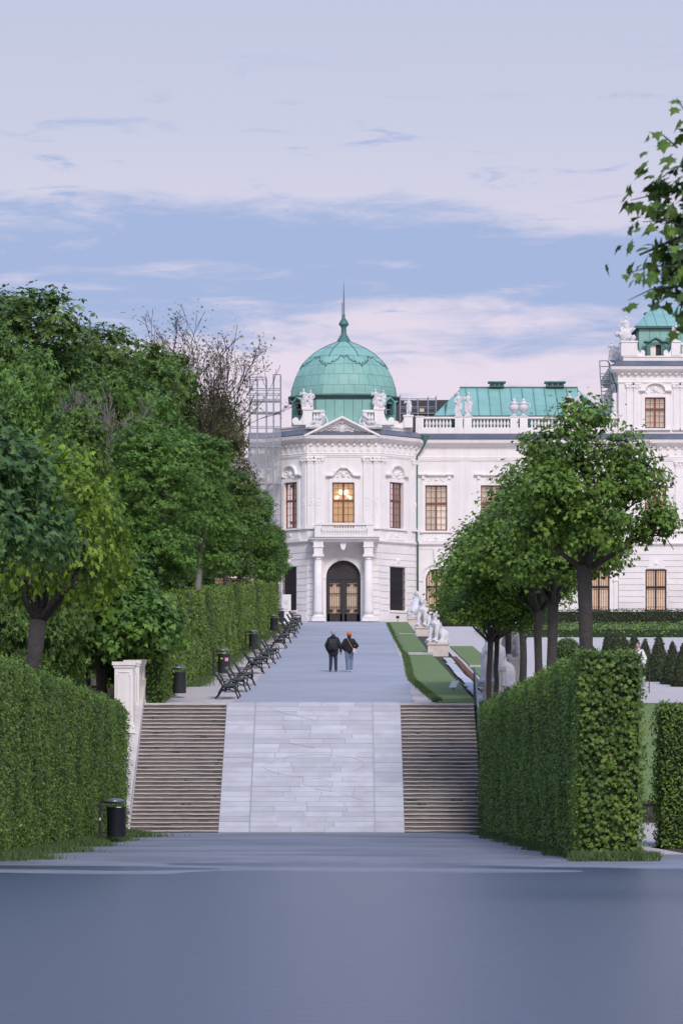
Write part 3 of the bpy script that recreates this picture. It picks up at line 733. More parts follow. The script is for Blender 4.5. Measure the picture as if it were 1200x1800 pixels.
# --- string course, main entablature
def mould(name, path, prof, m='stucco_trim'): b = B(); b.sweep(path, prof); return b.build(name, m, palace)
pav = [(XC - HF - HD, YW), (XC - HF, YF), (XC + HF, YF), (XC + HF + HD, YW)]
pavw = [(WX(436, YW), YW)] + pav
win_l = [(XC + HF + HD + .02, YW), (xs_, YW)]; cen_l = [(xs_ - .0, YW - .15), (WX(1300, YW), YW - .15)]
sc_prof = [(-.02, Z1 - .34), (.03, Z1 - .34), (.05, Z1 - .16), (.12, Z1 - .10), (.22, Z1 - .02), (.24, Z1 + .05), (-.02, Z1 + .08)]
mould('string_course', pavw, sc_prof); mould('string_course', win_l, sc_prof); mould('string_course', cen_l, [(o + .01, z) for o, z in sc_prof])
ent = [(-.02, Z2 - 1.05), (.04, Z2 - 1.05), (.04, Z2 - .95), (.08, Z2 - .95), (.08, Z2 - .84), (.12, Z2 - .80), (.05, Z2 - .76), (.05, Z2 - .14), (.16, Z2 - .06), (.34, Z2 + .04), (.38, Z2 + .08), (.50, Z2 + .16), (.56, Z2 + .36), (.50, Z2 + .40), (-.02, Z2 + .42)]
mould('main_cornice', pavw, ent)
mould('main_cornice', win_l, [(o, z - .06) for o, z in ent]); mould('main_cornice', cen_l, [(o, z - .06) for o, z in ent])
skirt = [(-.02, Z2 + .38), (.58, Z2 + .41), (.58, Z2 + .45), (-.02, Z2 + .85)]
mould('eave_sheet', pavw, skirt, 'sheet_metal'); mould('eave_sheet', win_l, [(o, z - .06) for o, z in skirt], 'sheet_metal'); mould('eave_sheet', cen_l, [(o, z - .06) for o, z in skirt], 'sheet_metal')
for fr, n, st in ((frF, 10, .5), (frR, 7, .5), (frL, 7, .5), (frB, 16, .45), (frE, 4, .4)):     # consoles in the frieze
    for k in range(n):
        u = (fr.L) * (k + .5) / n; b = B(); z = Z2 - .14
        fpoly(b, fr, [(u - .10, z), (u + .10, z), (u + .10, z - .42), (u + .06, z - .52), (u - .06, z - .52), (u - .10, z - .42)], .04, .10); fpoly(b, fr, [(u - .08, z + .02), (u + .08, z + .02), (u + .08, z - .14), (u - .08, z - .16)], .09, .22)
        b.build('console', 'stucco_trim', palace)
# --- pilasters
def pilaster(fr, u, w, z0, z1, ionic=True, o=.10):
    b = B(); fbox(b, fr, u - w / 2, u + w / 2, -.01, o, z0 + .25, z1 - .42); fbox(b, fr, u - w / 2 - .06, u + w / 2 + .06, -.01, o + .06, z0, z0 + .12); fbox(b, fr, u - w / 2 - .03, u + w / 2 + .03, -.01, o + .03, z0 + .12, z0 + .25)
    p = b.build('pilaster', 'stucco_trim', palace)
    b = B(); fbox(b, fr, u - w / 2 - .02, u + w / 2 + .02, -.01, o + .02, z1 - .44, z1 - .36); fbox(b, fr, u - w / 2, u + w / 2, -.01, o + .01, z1 - .36, z1 - .10); fbox(b, fr, u - w / 2 - .10, u + w / 2 + .10, -.01, o + .10, z1 - .10, z1)
    rot = Matrix.Rotation(math.atan2(fr.t.y, fr.t.x), 3, 'Z')
    for s in (-1, 1): b.ell(fr.pt(u + s * w * .42, o + .03, z1 - .2), (.13, .08, .13), 8, 6, rot)
    b.ell(fr.pt(u, o + .03, z1 - .25), (.09, .06, .12), 8, 6, rot)
    b.build('capital', 'stucco_trim', p)
    if ionic:
        b = B(); rot2 = rot @ Matrix.Rotation(R(90), 3, 'X'); z = z0 + (z1 - z0) * .38
        pts = [fr.pt(u + w * .30 * math.cos(t * math.pi / 8), o + .012, z + .26 * math.sin(t * math.pi / 8)) for t in range(17)]; b.tube(pts, .022, 5); b.ell(fr.pt(u, o, z), (.09, .03, .12), 8, 5, rot); b.build('medallion', 'stucco_trim', p)
za_, zb_ = WZ(930, YF), Z2 - 1.06
for x in (560.5, 645.5): pilaster(frF, frF.u(x), .55, za_, zb_)
pilaster(frF, .20, .38, za_, zb_); pilaster(frF, frF.L - .20, .38, za_, zb_)
for fr in (frR, frL):
    pilaster(fr, .28 if fr is frR else fr.L - .28, .34, za_, zb_, o=.09); pilaster(fr, fr.L - .32 if fr is frR else .32, .42, za_, zb_, o=.09)
for x in (1100, 1194, 1214): pilaster(frB, frB.u(x), .62, za_, zb_ - .06)
for c in (815.3, 912.7, 1010):             # flat lesenes on the wing
    b = B(); u = frW.u(c); fbox(b, frW, u - .36, u + .36, -.01, .05, WZ(945, YW), Z2 - 1.12); b.build('lesene', 'stucco', palace)
    b = B(); fbox(b, frW, u - .40, u + .40, -.01, .05, PZ + .5, Z1 - .36); b.build('lesene', 'stucco', palace)
# --- dado panels below the windows
def dado(fr, op, seed):
    a, c, za, zb = op[:4]; b = B(); z0, z1 = Z1 + .18, za - .20; w = .24
    fpoly(b, fr, [(a - w, z0), (c + w, z0), (c + w, z0 + .1), (c + w * .5, z1), (a - w * .5, z1), (a - w, z0 + .1)], -.01, .05); relief(b, fr, (a + c) / 2, (z0 + z1) / 2, (c - a) * .9, (z1 - z0) * .8, 4, seed, .06); b.build('dado_panel', 'stucco_trim', palace)
for fr, o in [(frR, opR), (frL, opL)] + [(frW, p) for p in wuo] + [(frB, p) for p in bops_u]: dado(fr, o, 5)
# --- window surrounds and hoods
def ogee_hood(fr, op, h=.95, seed=1, round_=False):
    a, c, za, zb = op[:4]; b = surround(fr, op); uc = (a + c) / 2; w = (c - a) / 2 + .42; z = zb + .52
    if round_: pts = [(uc - w, z), (uc - w * .60, z)] + [(uc + w * .58 * math.cos(R(t)), z + .08 + h * .62 * math.sin(R(t))) for t in range(170, 0, -20)] + [(uc + w * .60, z), (uc + w, z)]
    else: pts = [(uc - w, z), (uc - w * .62, z), (uc - w * .50, z + .10), (uc - w * .42, z + .28), (uc - w * .26, z + .44), (uc - w * .2, z + .52), (uc + w * .2, z + .52), (uc + w * .26, z + .44), (uc + w * .42, z + .28), (uc + w * .50, z + .10), (uc + w * .62, z), (uc + w, z)]
    fpoly(b, fr, [(uc - w * .85, zb + .16), (uc + w * .85, zb + .16)] + [(u, zz - .1) for u, zz in pts[::-1] if abs(u - uc) < w * .86], -.01, .045)
    hood(b, fr, pts, .10, .26); relief(b, fr, uc, z + .02, 1.25, .75, 8, seed, .09)
    b.build('window_hood', 'stucco_trim', palace)
ogee_hood(frF, opF, seed=2); ogee_hood(frR, opR, seed=4, round_=True); ogee_hood(frL, opL, seed=4, round_=True); ogee_hood(frE, opE, seed=6, round_=True)
def flat_hood(fr, op, seed):
    a, c, za, zb = op[:4]; b = surround(fr, op); uc = (a + c) / 2; w = (c - a) / 2 + .46; z = zb + .78
    fpoly(b, fr, [(uc - w * .82, zb + .16), (uc + w * .82, zb + .16), (uc + w * .82, z - .08), (uc - w * .82, z - .08)], -.01, .05)
    for s in (-1, 1): fbox(b, fr, uc + s * w * .74 - .09, uc + s * w * .74 + .09, -.01, .16, z - .36, z - .09)
    hood(b, fr, [(uc - w, z), (uc - w * .55, z), (uc - w * .549, z - .03), (uc + w * .549, z - .03), (uc + w * .55, z), (uc + w, z)], .09, .24); relief(b, fr, uc, zb + .40, 1.1, .40, 6, seed, .08)
    for s in (-1, 1):                       # raised panel frame above
        fbox(b, fr, uc + s * (w + .22) - .03, uc + s * (w + .22) + .03, -.01, .03, zb - .2, zb + 1.75)
    fbox(b, fr, uc - w - .19, uc + w + .19, -.01, .028, zb + 1.69, zb + 1.75); b.build('window_hood', 'stucco_trim', palace)
for k, p in enumerate(wuo): flat_hood(frW, p, 11)
for k, p in enumerate(bops_u): ogee_hood(frB, p, seed=12, round_=True)
for k, p in enumerate(bops_t): ogee_hood(frB, p, h=.7, seed=13, round_=True)
for p in bops_g:
    a, c, za, zb = p[:4]; b = B(); fbox(b, frB, a - .22, c + .22, -.01, .14, za - .26, za - .08); b.build('window_sill', 'stucco_trim', palace); b = B(); uc = (a + c) / 2
    fpoly(b, frB, [(uc - .62, zb + .05), (uc + .62, zb + .05), (uc + .5, zb + .5), (uc + .28, zb + .78), (uc - .28, zb + .78), (uc - .5, zb + .5)], -.01, .07); relief(b, frB, uc, zb + .42, 1.25, .6, 5, 9, .07); b.build('window_trim', 'stucco_trim', palace)
for p in wlo:                                # arched surrounds of the wing's ground floor
    a, c, za, zb = p[:4]; uc = (a + c) / 2; r = (c - a) / 2; zs = zb - r; b = B()
    for (r0, r1, o) in ((r + .002, r + .20, .06), (r + .30, r + .58, .10)):
        for k in range(12):
            t0, t1 = R(15 * k), R(15 * k + 15)
            fpoly(b, frW, [(uc + r1 * math.cos(t0), zs + r1 * math.sin(t0)), (uc + r1 * math.cos(t1), zs + r1 * math.sin(t1)), (uc + r0 * math.cos(t1), zs + r0 * math.sin(t1)), (uc + r0 * math.cos(t0), zs + r0 * math.sin(t0))], -.01, o)
        for s in (-1, 1): u0, u1 = sorted((uc + s * r0, uc + s * r1)); fbox(b, frW, u0, u1, -.01, o - .002, PZ + .05, zs)
    for s in (-1, 1): fbox(b, frW, uc + s * (r + .44) - .2, uc + s * (r + .44) + .2, -.01, .15, zs - .12, zs + .04)
    fpoly(b, frW, [(uc - .14, zb + .18), (uc + .14, zb + .18), (uc + .19, Z1 - .36), (uc - .19, Z1 - .36)], -.01, .18)
    fbox(b, frW, a - .1, c + .1, -.01, .14, za - .16, za - .01); relief(b, frW, uc, zb + .26, .95, .3, 5, 21, .09); b.build('window_arch', 'stucco_trim', palace)
# --- portico: columns, entablature blocks, balcony
YP = YF - 1.25
for x in (559.5, 647.5):
    cx = WX(x, YP); zt = WZ(983, YP); b = B(); r = .30
    b.lathe([(r * 1.06, 0), (r * 1.08, .3), (r, (zt - PZ) * .35), (r * .84, zt - PZ - .42)], (cx, YP, PZ + .42), 20); col = b.build('column', 'stucco_trim', palace, smooth=True)
    b = B(); b.box(cx - .44, cx + .44, YP - .44, YP + .44, PZ - .05, PZ + .2); b.lathe([(.40, .2), (.43, .25), (.40, .32), (.34, .36), (.33, .43)], (cx, YP, PZ), 20); b.build('column_base', 'stucco_trim', col)
    b = B(); b.lathe([(.26, 0), (.30, .05), (.27, .10), (.34, .2), (.37, .24)], (cx, YP, zt - .06), 20); b.box(cx - .38, cx + .38, YP - .38, YP + .38, zt + .16, zt + .30)
    b.box(cx - .30, cx + .30, YP - .30, YF - .01, zt + .30, zt + .78); b.box(cx - .36, cx + .36, YP - .36, YF - .01, zt + .78, zt + .88); b.box(cx - .33, cx + .33, YP - .33, YF - .01, zt + .88, Z1 - .13); b.build('capital', 'stucco_trim', col)
    b = B(); b.box(cx - .31, cx + .31, YF - .12, YF - .02, PZ - .04, zt + .1); b.build('respond', 'stucco_trim', palace)
b = B(); xa, xb = WX(541, YP), WX(667, YP); b.sweep([(xa + .3, YF - .02), (xa + .3, YP - .2), (xb - .3, YP - .2), (xb - .3, YF - .02)], [(-.3, Z1 - .12), (.05, Z1 - .12), (.12, Z1 - .02), (.26, Z1 + .06), (.30, Z1 + .15), (-.3, Z1 + .17)])
b.box(xa + .5, xb - .5, YP - .0, YF - .02, Z1 - .10, Z1 + .16); b.build('balcony_slab', 'stucco_trim', palace)
b = B(); b.box(xa + .05, xb - .05, YP - .42, YF - .02, Z1 + .172, Z1 + .20); b.build('balcony_flashing', 'copper_dark', palace)
b = B(); cx = WX(603, YP); b.prism([(cx - .22, YP - .1, Z1 - .13), (cx + .22, YP - .1, Z1 - .13), (cx + .14, YP - .1, Z1 - .55), (cx, YP - .1, Z1 - .68), (cx - .14, YP - .1, Z1 - .55)], (0, .4, 0)); b.build('keystone', 'stucco_trim', palace)
b = B(); uc = (opFd[0] + opFd[1]) / 2; r = (opFd[1] - opFd[0]) / 2; zs = opFd[3] - r     # door arch moulding
for k in range(16):
    t0, t1 = math.pi * k / 16, math.pi * (k + 1) / 16
    fpoly(b, frF, [(uc + (r + .26) * math.cos(t0), zs + (r + .26) * math.sin(t0)), (uc + (r + .26) * math.cos(t1), zs + (r + .26) * math.sin(t1)), (uc + (r + .003) * math.cos(t1), zs + (r + .003) * math.sin(t1)), (uc + (r + .003) * math.cos(t0), zs + (r + .003) * math.sin(t0))], -.01, .10)
for s in (-1, 1): u0, u1 = sorted((uc + s * (r + .003), uc + s * (r + .26))); fbox(b, frF, u0, u1, -.01, .098, PZ, zs); u0, u1 = sorted((uc + s * (r - .01), uc + s * (r + .36))); fbox(b, frF, u0, u1, -.01, .15, zs - .08, zs + .08)
b.build('door_surround', 'stucco_trim', palace)
bp = [(.07, 0), (.10, .03), (.055, .09), (.05, .13), (.10, .24), (.11, .32), (.075, .44), (.05, .52), (.05, .58), (.09, .64), (.08, .68)]
_bal = {}
def baluster_mesh(h):
    k = round(h, 2)
    if k not in _bal:
        b = B(); s = h / .68; b.lathe([(r * min(s, 1.1), z * s) for r, z in bp], (0, 0, 0), 8); _bal[k] = b.mesh('baluster', True); _bal[k].materials.append(MATS['stucco_trim'])
    return _bal[k]
def balusters(parent, pts, h):
    me = baluster_mesh(h)
    for p in pts:
        o = link('baluster', me, None, parent)
        if parent is palace: o.matrix_parent_inverse = Matrix.Translation(-palace.location)
        o.location = p
b = B(); ya = YP - .30; xa, xb = WX(553, YP), WX(656, YP); z0 = Z1 + .20
b.box(xa, xb, ya - .13, ya + .13, z0, z0 + .16); b.box(xa - .04, xb + .04, ya - .16, ya + .16, z0 + .80, z0 + .94)
for p, q in ((xa, xa + .42), (xb - .42, xb)): b.box(p, q, ya - .11, ya + .11, z0 + .16, z0 + .8)
for p in (xa, xb - .26): b.box(p, p + .26, ya + .12, YF - .02, z0, z0 + .16); b.box(p, p + .26, ya + .17, YF - .02, z0 + .80, z0 + .94); b.box(p + .03, p + .23, ya + .12, YF - .02, z0 + .16, z0 + .8)
bl = b.build('balcony_balustrade', 'stucco_trim', palace)
n = 17; balusters(bl, [(xa + .55 + (xb - xa - 1.1) * k / (n - 1), ya, z0 + .16) for k in range(n)], .64)
# --- iron gate in the door
gate = B(); a, c, za, zb = opFd[:4]; fbox(gate, frF, a, a + .10, -.30, -.20, za, zs); fbox(gate, frF, c - .10, c, -.30, -.20, za, zs); fbox(gate, frF, a, c, -.29, -.19, zs - .12, zs + .10); fbox(gate, frF, uc - .09, uc + .09, -.30, -.17, za, zs)
gate.cur = 0; gate = gate.build('gate', 'iron_panel', palace); gate['label'] = 'arched black iron entrance gate'
b = B(); fpoly(b, frF, [(uc + r * .99 * math.cos(R(t)), zs + .05 + r * .97 * math.sin(R(t))) for t in range(0, 181, 10)], -.30, -.26)
b.build('fanlight', 'iron_panel', gate); b = B()
for k in range(0, 9, 8):
    t = R(20 + 17.5 * k); b.tube([frF.pt(uc + .3 * r * math.cos(t), -.245, zs + .15 + .3 * r * math.sin(t)), frF.pt(uc + .9 * r * math.cos(t), -.245, zs + .1 + .9 * r * math.sin(t))], .02, 5)
for s in (-1, 1):
    for k in range(3):
        q = [(uc + s * (.12 + .2 * k + .12 * t / 9 * math.cos(t)), zs + .62 - .12 * k + .12 * t / 9 * math.sin(t)) for t in range(10)]; b.tube([frF.pt(u, -.24, z) for u, z in q], .018, 5)
b.build('scrollwork', 'scroll', gate)
for s in (-1, 1):
    b = B(); u0, u1 = sorted((uc + s * .09, uc + s * (r - .10)))
    fbox(b, frF, u0, u1, -.27, -.23, za, za + .55); fbox(b, frF, u0, u1, -.27, -.22, zs - .30, zs - .12)
    for zz in (za + .55, za + 1.0, za + 1.9, zs - .36): fbox(b, frF, u0, u1, -.27, -.21, zz, zz + .055)
    for k in range(8): uu = u0 + (u1 - u0) * (k + .5) / 8; b.tube([frF.pt(uu, -.25, za + .5), frF.pt(uu, -.25, zs - .2)], .022, 5)
    for k in (1, 2, 5, 6): uu = u0 + (u1 - u0) * (k + .5) / 8; b.ell(frF.pt(uu, -.25, za + .78), (.07, .03, .12), 6, 5); b.ell(frF.pt(uu, -.25, zs - .5), (.07, .03, .10), 6, 5)
    fbox(b, frF, u0, u0 + .13, -.27, -.23, za, zs - .2); fbox(b, frF, u1 - .13, u1, -.27, -.23, za, zs - .2); b.build('gate_leaf', 'iron', gate)
b = B(); fbox(b, frF, a - .05, c + .05, -.40, -.36, za - .02, zs); b.build('curtain', 'curtain_pink', gate)
# --- pediment
xa, xb = WX(534, YF - .5), WX(668.5, YF - .5); ax = (xa + xb) / 2; zb0 = Z2 + .16; zap = WZ(731, YF - .5); yp = YF - .58
b = B(); b.prism([(xa + .35, YF - .20, zb0 + .25), (xb - .35, YF - .20, zb0 + .25), (ax, YF - .20, zap - .22)], (0, .5, 0)); ped = b.build('pediment', 'stucco_trim', palace)
for s, e in ((xa, 0), (xb, 1)):
    b = B(); d = Vector((ax - s, 0, zap - zb0)).normalized(); nrm = Vector((-d.z, 0, d.x)) * (1 if e == 0 else -1)
    for o0, o1, yy in ((0, -.13, yp - .03), (-.13, -.22, yp + .12), (-.22, -.32, yp + .24)):
        p = [Vector((s, 0, zb0 + .22)) + nrm * o0, Vector((ax, 0, zap)) + Vector((0, 0, o0)), Vector((ax, 0, zap)) + Vector((0, 0, o1 * 1.15)), Vector((s, 0, zb0 + .22)) + nrm * o1]
        b.prism([(q.x, yy, q.z) for q in p], (0, YF + 1.6 - yy, 0))
    b.build('raking_cornice', 'stucco_trim', ped)
b = B(); b.sweep([(xa + .5, YF), (xb - .5, YF)], [(-.02, zb0 - .06), (.56, zb0 - .02), (.62, zb0 + .20), (-.02, zb0 + .235)]); b.build('base_cornice', 'stucco_trim', ped)
b = B(); rg = random.Random(5); fy = Fr((xa, YF - .20), (xb, YF - .20)); uc_ = (xb - xa) / 2; zc = zb0 + .62
b.ell(fy.pt(uc_, .03, zc), (.24, .14, .36), 10, 7); b.ell(fy.pt(uc_, .08, zc + .50), (.13, .12, .14), 8, 6)
for k in range(46):
    du = rg.uniform(.15, 1.75); dz = rg.uniform(-.30, .42) * (1 - du / 2.3); m = Matrix.Rotation(rg.uniform(-1.4, 1.4), 3, 'Y')
    for s in (-1, 1): b.ell(fy.pt(uc_ + s * du, .03, zc - .02 + dz), (rg.uniform(.05, .22), rg.uniform(.05, .13), rg.uniform(.035, .08)), 7, 5, m)
b.build('tympanum_relief', 'statue_stone', ped)
# --- parapet of the pavilion with pedestals and short balustrades
b = B(); ZP = Z2 + .60; path = [(XC - HF - HD + .35, YW + .3), (XC - HF + .1, YF + .35), (XC + HF - .1, YF + .35), (XC + HF + HD - .35, YW + .3)]
b.sweep(path, [(-.45, ZT - .1), (.0, ZT - .1), (.0, ZP + .42), (.05, ZP + .46), (.05, ZP + .56), (-.45, ZP + .58)]); b.build('parapet', 'stucco_trim', palace)
ZPT = ZP + .57
for s in (-1, 1):
    cx = XC + s * 2.42; b = B()
    b.box(cx - .32, cx + .32, YF + .28, YF + .9, ZPT - .02, ZPT + 1.0); b.box(cx - .38, cx + .38, YF + .22, YF + .96, ZPT + 1.0, ZPT + 1.12)
    fs = Fr((cx, YF + .40), (cx + 1, YF + .40))
    q = [(s * .32, ZPT), (s * 1.05, ZPT)] + [(s * (.82 + .22 * math.cos(R(t))), ZPT + .26 + .26 * math.sin(R(t))) for t in range(-60, 200, 26)] + [(s * .55, ZPT + .26), (s * .42, ZPT + .45), (s * .32, ZPT + .8)]
    fpoly(b, fs, q if s > 0 else q[::-1], -.28, 0); b.build('parapet_pedestal', 'stucco_trim', palace)
    b = B(); p, q = sorted((cx - s * .32, cx - s * 1.15)); b.box(p, q, YF + .30, YF + .62, ZPT - .02, ZPT + .18); b.box(p, q, YF + .28, YF + .64, ZPT + .84, ZPT + 1.0); q2 = p if s > 0 else q - .28; b.box(q2, q2 + .28, YF + .32, YF + .6, ZPT + .18, ZPT + .84); bl = b.build('balustrade', 'stucco_trim', palace)
    balusters(bl, [(cx - s * (.46 + .19 * k), YF + .46, ZPT + .18) for k in range(3)], .66)
b = B(); cx = XC + HF + HD - .62; b.box(cx - .3, cx + .3, YW - .55, YW + .05, ZPT - .02, ZPT + .72); b.box(cx - .36, cx + .36, YW - .6, YW + .1, ZPT + .72, ZPT + .84)
fs = Fr((cx, YW - .4), (cx + 1, YW - .4)); fpoly(b, fs, [(-1.05, ZPT), (-.3, ZPT), (-.3, ZPT + .6), (-.42, ZPT + .35), (-.55, ZPT + .28)] + [(-.82 - .2 * math.cos(R(t)), ZPT + .24 + .22 * math.sin(R(t))) for t in range(180, -50, -30)][::1], -.28, 0); b.build('parapet_pedestal', 'stucco_trim', palace)
# --- wing balustrade
yb = YW + .25; z0 = Z2 + .50; zt = WZ(733, yb); zlo = WZ(752, yb)
xa, xb = XC + HF + HD - .1, xs_ + .4
b = B(); b.box(xa, xb, yb - .15, yb + .15, z0 - .2, zlo); b.box(xa, xb, yb - .19, yb + .19, zt - .12, zt)
peds = [WX(p, yb) for p in (737, 806, 821.5, 903, 919.5, 1001, 1018)]
for p in peds: b.box(p - .27, p + .27, yb - .21, yb + .21, z0 - .2, zt - .121); b.box(p - .31, p + .31, yb - .25, yb + .25, zt - .001, zt + .05)
bl = b.build('wing_balustrade', 'stucco_trim', palace)
pts = []
x = xa + .5
while x < xb - .2:
    if all(abs(x - p) > .36 for p in peds): pts.append((x, yb, zlo - .01))
    x += .232
balusters(bl, pts, zt - .12 - zlo + .02)
# --- wing roof: copper sheets in two courses with standing seams
yr0, yr1 = YW + 1.6, YW + 6.0; zr0, zr1 = WZ(731, yr0), WZ(682, yr1)
xl0, xl1, xr0, xr1 = WX(762, yr0), WX(810, yr1), WX(1068, yr0), WX(1012, yr1)
b = B(); b.add([(xl0, yr0, zr0), (xr0, yr0, zr0), (xr1, yr1, zr1), (xl1, yr1, zr1), (xl0, yr0 + 10, zr0), (xr0, yr0 + 10, zr0)], [(0, 1, 2, 3), (4, 0, 3), (1, 5, 2), (4, 3, 2, 5)]); b.box(xl0, xr0, yr0 + .01, yr0 + 9.9, ZT, zr0 - .005); wroof = b.build('wing_roof', 'copper_deep', palace)
def roof_pt(fx, t, o=.0): xl = xl0 + (xl1 - xl0) * t; xr = xr0 + (xr1 - xr0) * t; return None
nrm = Vector((0, -(zr1 - zr0), yr1 - yr0)).normalized()
def rpt(x, t, o): p = Vector((x, yr0 + (yr1 - yr0) * t, zr0 + (zr1 - zr0) * t)) + nrm * o; return tuple(p)
x = xl0; k = 0
while x < xr0:
    w = .78; xe = min(x + w, xr0); cut = .36 + .16 * (k % 3)
    for ta, tb in ((0, cut), (cut + .008, 1.0)):
        q = []
        def lim(x_, t): return max(min(x_, xr0 + (xr1 - xr0) * t), xl0 + (xl1 - xl0) * t)
        p = [(lim(x + .012, ta), ta), (lim(xe - .012, ta), ta), (lim(xe - .012, tb), tb), (lim(x + .012, tb), tb)]
        if p[1][0] - p[0][0] < .02: continue
        if p[2][0] - p[3][0] < .02: tt = (p[0][0] + .3 - xl0) / (xl1 - xl0) if x < 0 + (xl0 + xr0) / 2 else None
        b = B(); h = .035 if tb < 1 else .02; b.hexa([rpt(*c, .0) for c in p] + [rpt(*c, h) for c in p]); b.build('copper_sheet', 'copper', wroof)
    b = B(); t_hi = 1.0 if xl1 <= x <= xr1 else max(0, min((x - xl0) / (xl1 - xl0), (xr0 - x) / (xr0 - xr1)))
    if t_hi > .05: b.hexa([rpt(x - .02, 0, 0), rpt(x + .02, 0, 0), rpt(x + .02, t_hi, 0), rpt(x - .02, t_hi, 0), rpt(x - .015, 0, .085), rpt(x + .015, 0, .085), rpt(x + .015, t_hi, .085), rpt(x - .015, t_hi, .085)]); b.build('seam', 'copper_dark', wroof)
    x = xe; k += 1
b = B(); b.box(xl1 - .1, xr1 + .1, yr1 - .12, yr1 + .12, zr1 - .02, zr1 + .08); b.build('ridge', 'copper_dark', wroof)
for p in (872.5, 974.5):
    cx = WX(p, yr1); b = B(); w = .50 if p < 900 else .62; b.box(cx - w, cx + w, yr1 - .4, yr1 + .4, zr1 + .05, zr1 + .34)
    b.box(cx - w - .12, cx + w + .12, yr1 - .5, yr1 + .5, zr1 + .34, zr1 + .42); v_ = b.build('roof_vent', 'copper_dark', palace); b = B()
    for k in range(3): u = cx + (k - 1) * w * .62; b.box(u - w * .22, u + w * .22, yr1 - .41, yr1 - .395, zr1 + .12, zr1 + .30)
    b.build('louvre', 'iron', v_)
# --- drum and dome
YD = YF + 4.9; sd = FPX / YD; cxd = WX(604, YD)
def dz_(y): return WZ(y, YD)
def octr(a, R0, k=.55):      # between circle and octagon, flats facing the camera
    t = (a + math.pi / 8) % (math.pi / 4) - math.pi / 8
    return R0 * (1 - k + k * math.cos(math.pi / 8) / math.cos(t) * 1.03)
prof = [(702, 96), (692, 95), (680, 92.5), (668, 88.5), (656, 83), (645, 76), (634, 66.5), (624, 55), (615, 41), (608, 27), (602, 12)]
prof = [(hw / sd, dz_(y)) for y, hw in prof]
def dome_pt(a, s, o=0.0):    # s in 0..1 along the profile
    q = s * (len(prof) - 1); i = min(int(q), len(prof) - 2); f = q - i
    r = prof[i][0] + (prof[i + 1][0] - prof[i][0]) * f; z = prof[i][1] + (prof[i + 1][1] - prof[i][1]) * f
    r2 = octr(a, r); d = Vector((math.cos(a), math.sin(a), 0)); tn = Vector((prof[i + 1][1] - prof[i][1], 0, -(prof[i + 1][0] - prof[i][0]))).normalized()
    return Vector((cxd, YD, z)) + d * (r2 + o * tn.x) + Vector((0, 0, o * tn.z))
b = B(); n = 64; rows = 21
for j in range(rows):
    for i in range(n): b.v.append(tuple(dome_pt(2 * math.pi * i / n - math.pi / 2, j / (rows - 1), -.03)))
for j in range(rows - 1):
    for i in range(n): k = (i + 1) % n; b.f.append((j * n + i, j * n + k, (j + 1) * n + k, (j + 1) * n + i)); b.mi.append(0)
dome = b.build('dome', 'copper_seam', palace, True)
bands = [0, .15, .31, .47, .62, .80, 1.0]; counts = [32, 32, 32, 24, 16, 8]
for j in range(6):
    for i in range(counts[j]):
        b = B(); m = max(2, 64 // counts[j]); a0 = 2 * math.pi * (i + (.5 if j % 2 and j < 3 else 0)) / counts[j] - math.pi / 2; da = 2 * math.pi / counts[j]; hh = 4
        g = .0022
        for q in range(hh + 1):
            s = bands[j] + (bands[j + 1] - bands[j]) * (q / hh * .985 + .006)
            for p in range(m + 1): b.v.append(tuple(dome_pt(a0 + g + (da - 2 * g) * p / m, s, .012 if q else .022)))
        for q in range(hh):
            for p in range(m): b.f.append((q * (m + 1) + p, q * (m + 1) + p + 1, (q + 1) * (m + 1) + p + 1, (q + 1) * (m + 1) + p)); b.mi.append(0)
        b.build('copper_sheet', 'copper', dome, True)
scal = [(0, .605), (.06, .635), (.13, .635), (.16, .60), (.20, .56), (.25, .565), (.27, .535), (.31, .53), (.345, .555), (.37, .50), (.42, .50), (.45, .53), (.48, .47), (.5, .455)]
scal = [(u, v - .03) for u, v in scal]; full = scal + [(1 - u, v) for u, v in scal[::-1][1:]]
for f in range(8):       # lambrequin trim: one per face
    b = B(); a0 = -math.pi / 2 + f * math.pi / 4; b.tube([dome_pt(a0 + u * math.pi / 4, v, .03) for u, v in full], .036, 5); b.build('scalloped_trim', 'copper_dark', dome)
    b = B(); b.tube([dome_pt(a0 + math.pi / 8, s / 10, .02) for s in range(6, 11)], .035, 5); b.build('hip_seam', 'copper_dark', dome)
oct_ = lambda r, q=.53: [(cxd + x * r, YD + y * r) for x, y in ((-q, -1), (q, -1), (1, -q), (1, q), (q, 1), (-q, 1), (-1, q), (-1, -q))]
re = 88 / sd; b = B(); b.sweep(oct_(re), [(-.5, dz_(702)), (.34, dz_(702.5)), (.36, dz_(705)), (.16, dz_(707)), (.10, dz_(711)), (-.5, dz_(711.5))], True); b.build('dome_eave', 'copper_deep', dome)
rd = 90 / sd; b = B(); b.sweep(oct_(rd), [(-.4, ZT), (0, ZT), (0, dz_(711)), (-.4, dz_(711))], True); drum = b.build('drum', 'copper_deep', palace)
O = oct_(rd)
for k in range(8):
    p, q = O[k], O[(k + 1) % 8]; fr = Fr(p, q); n = 6
    for i in range(n):
        b = B(); fpoly(b, fr, [(fr.L * i / n + .015, ZT + .02), (fr.L * (i + 1) / n - .015, ZT + .02), (fr.L * (i + 1) / n - .015, dz_(712)), (fr.L * i / n + .015, dz_(712))], .0, .02 + .012 * (i % 2)); b.build('copper_sheet', 'copper', drum)
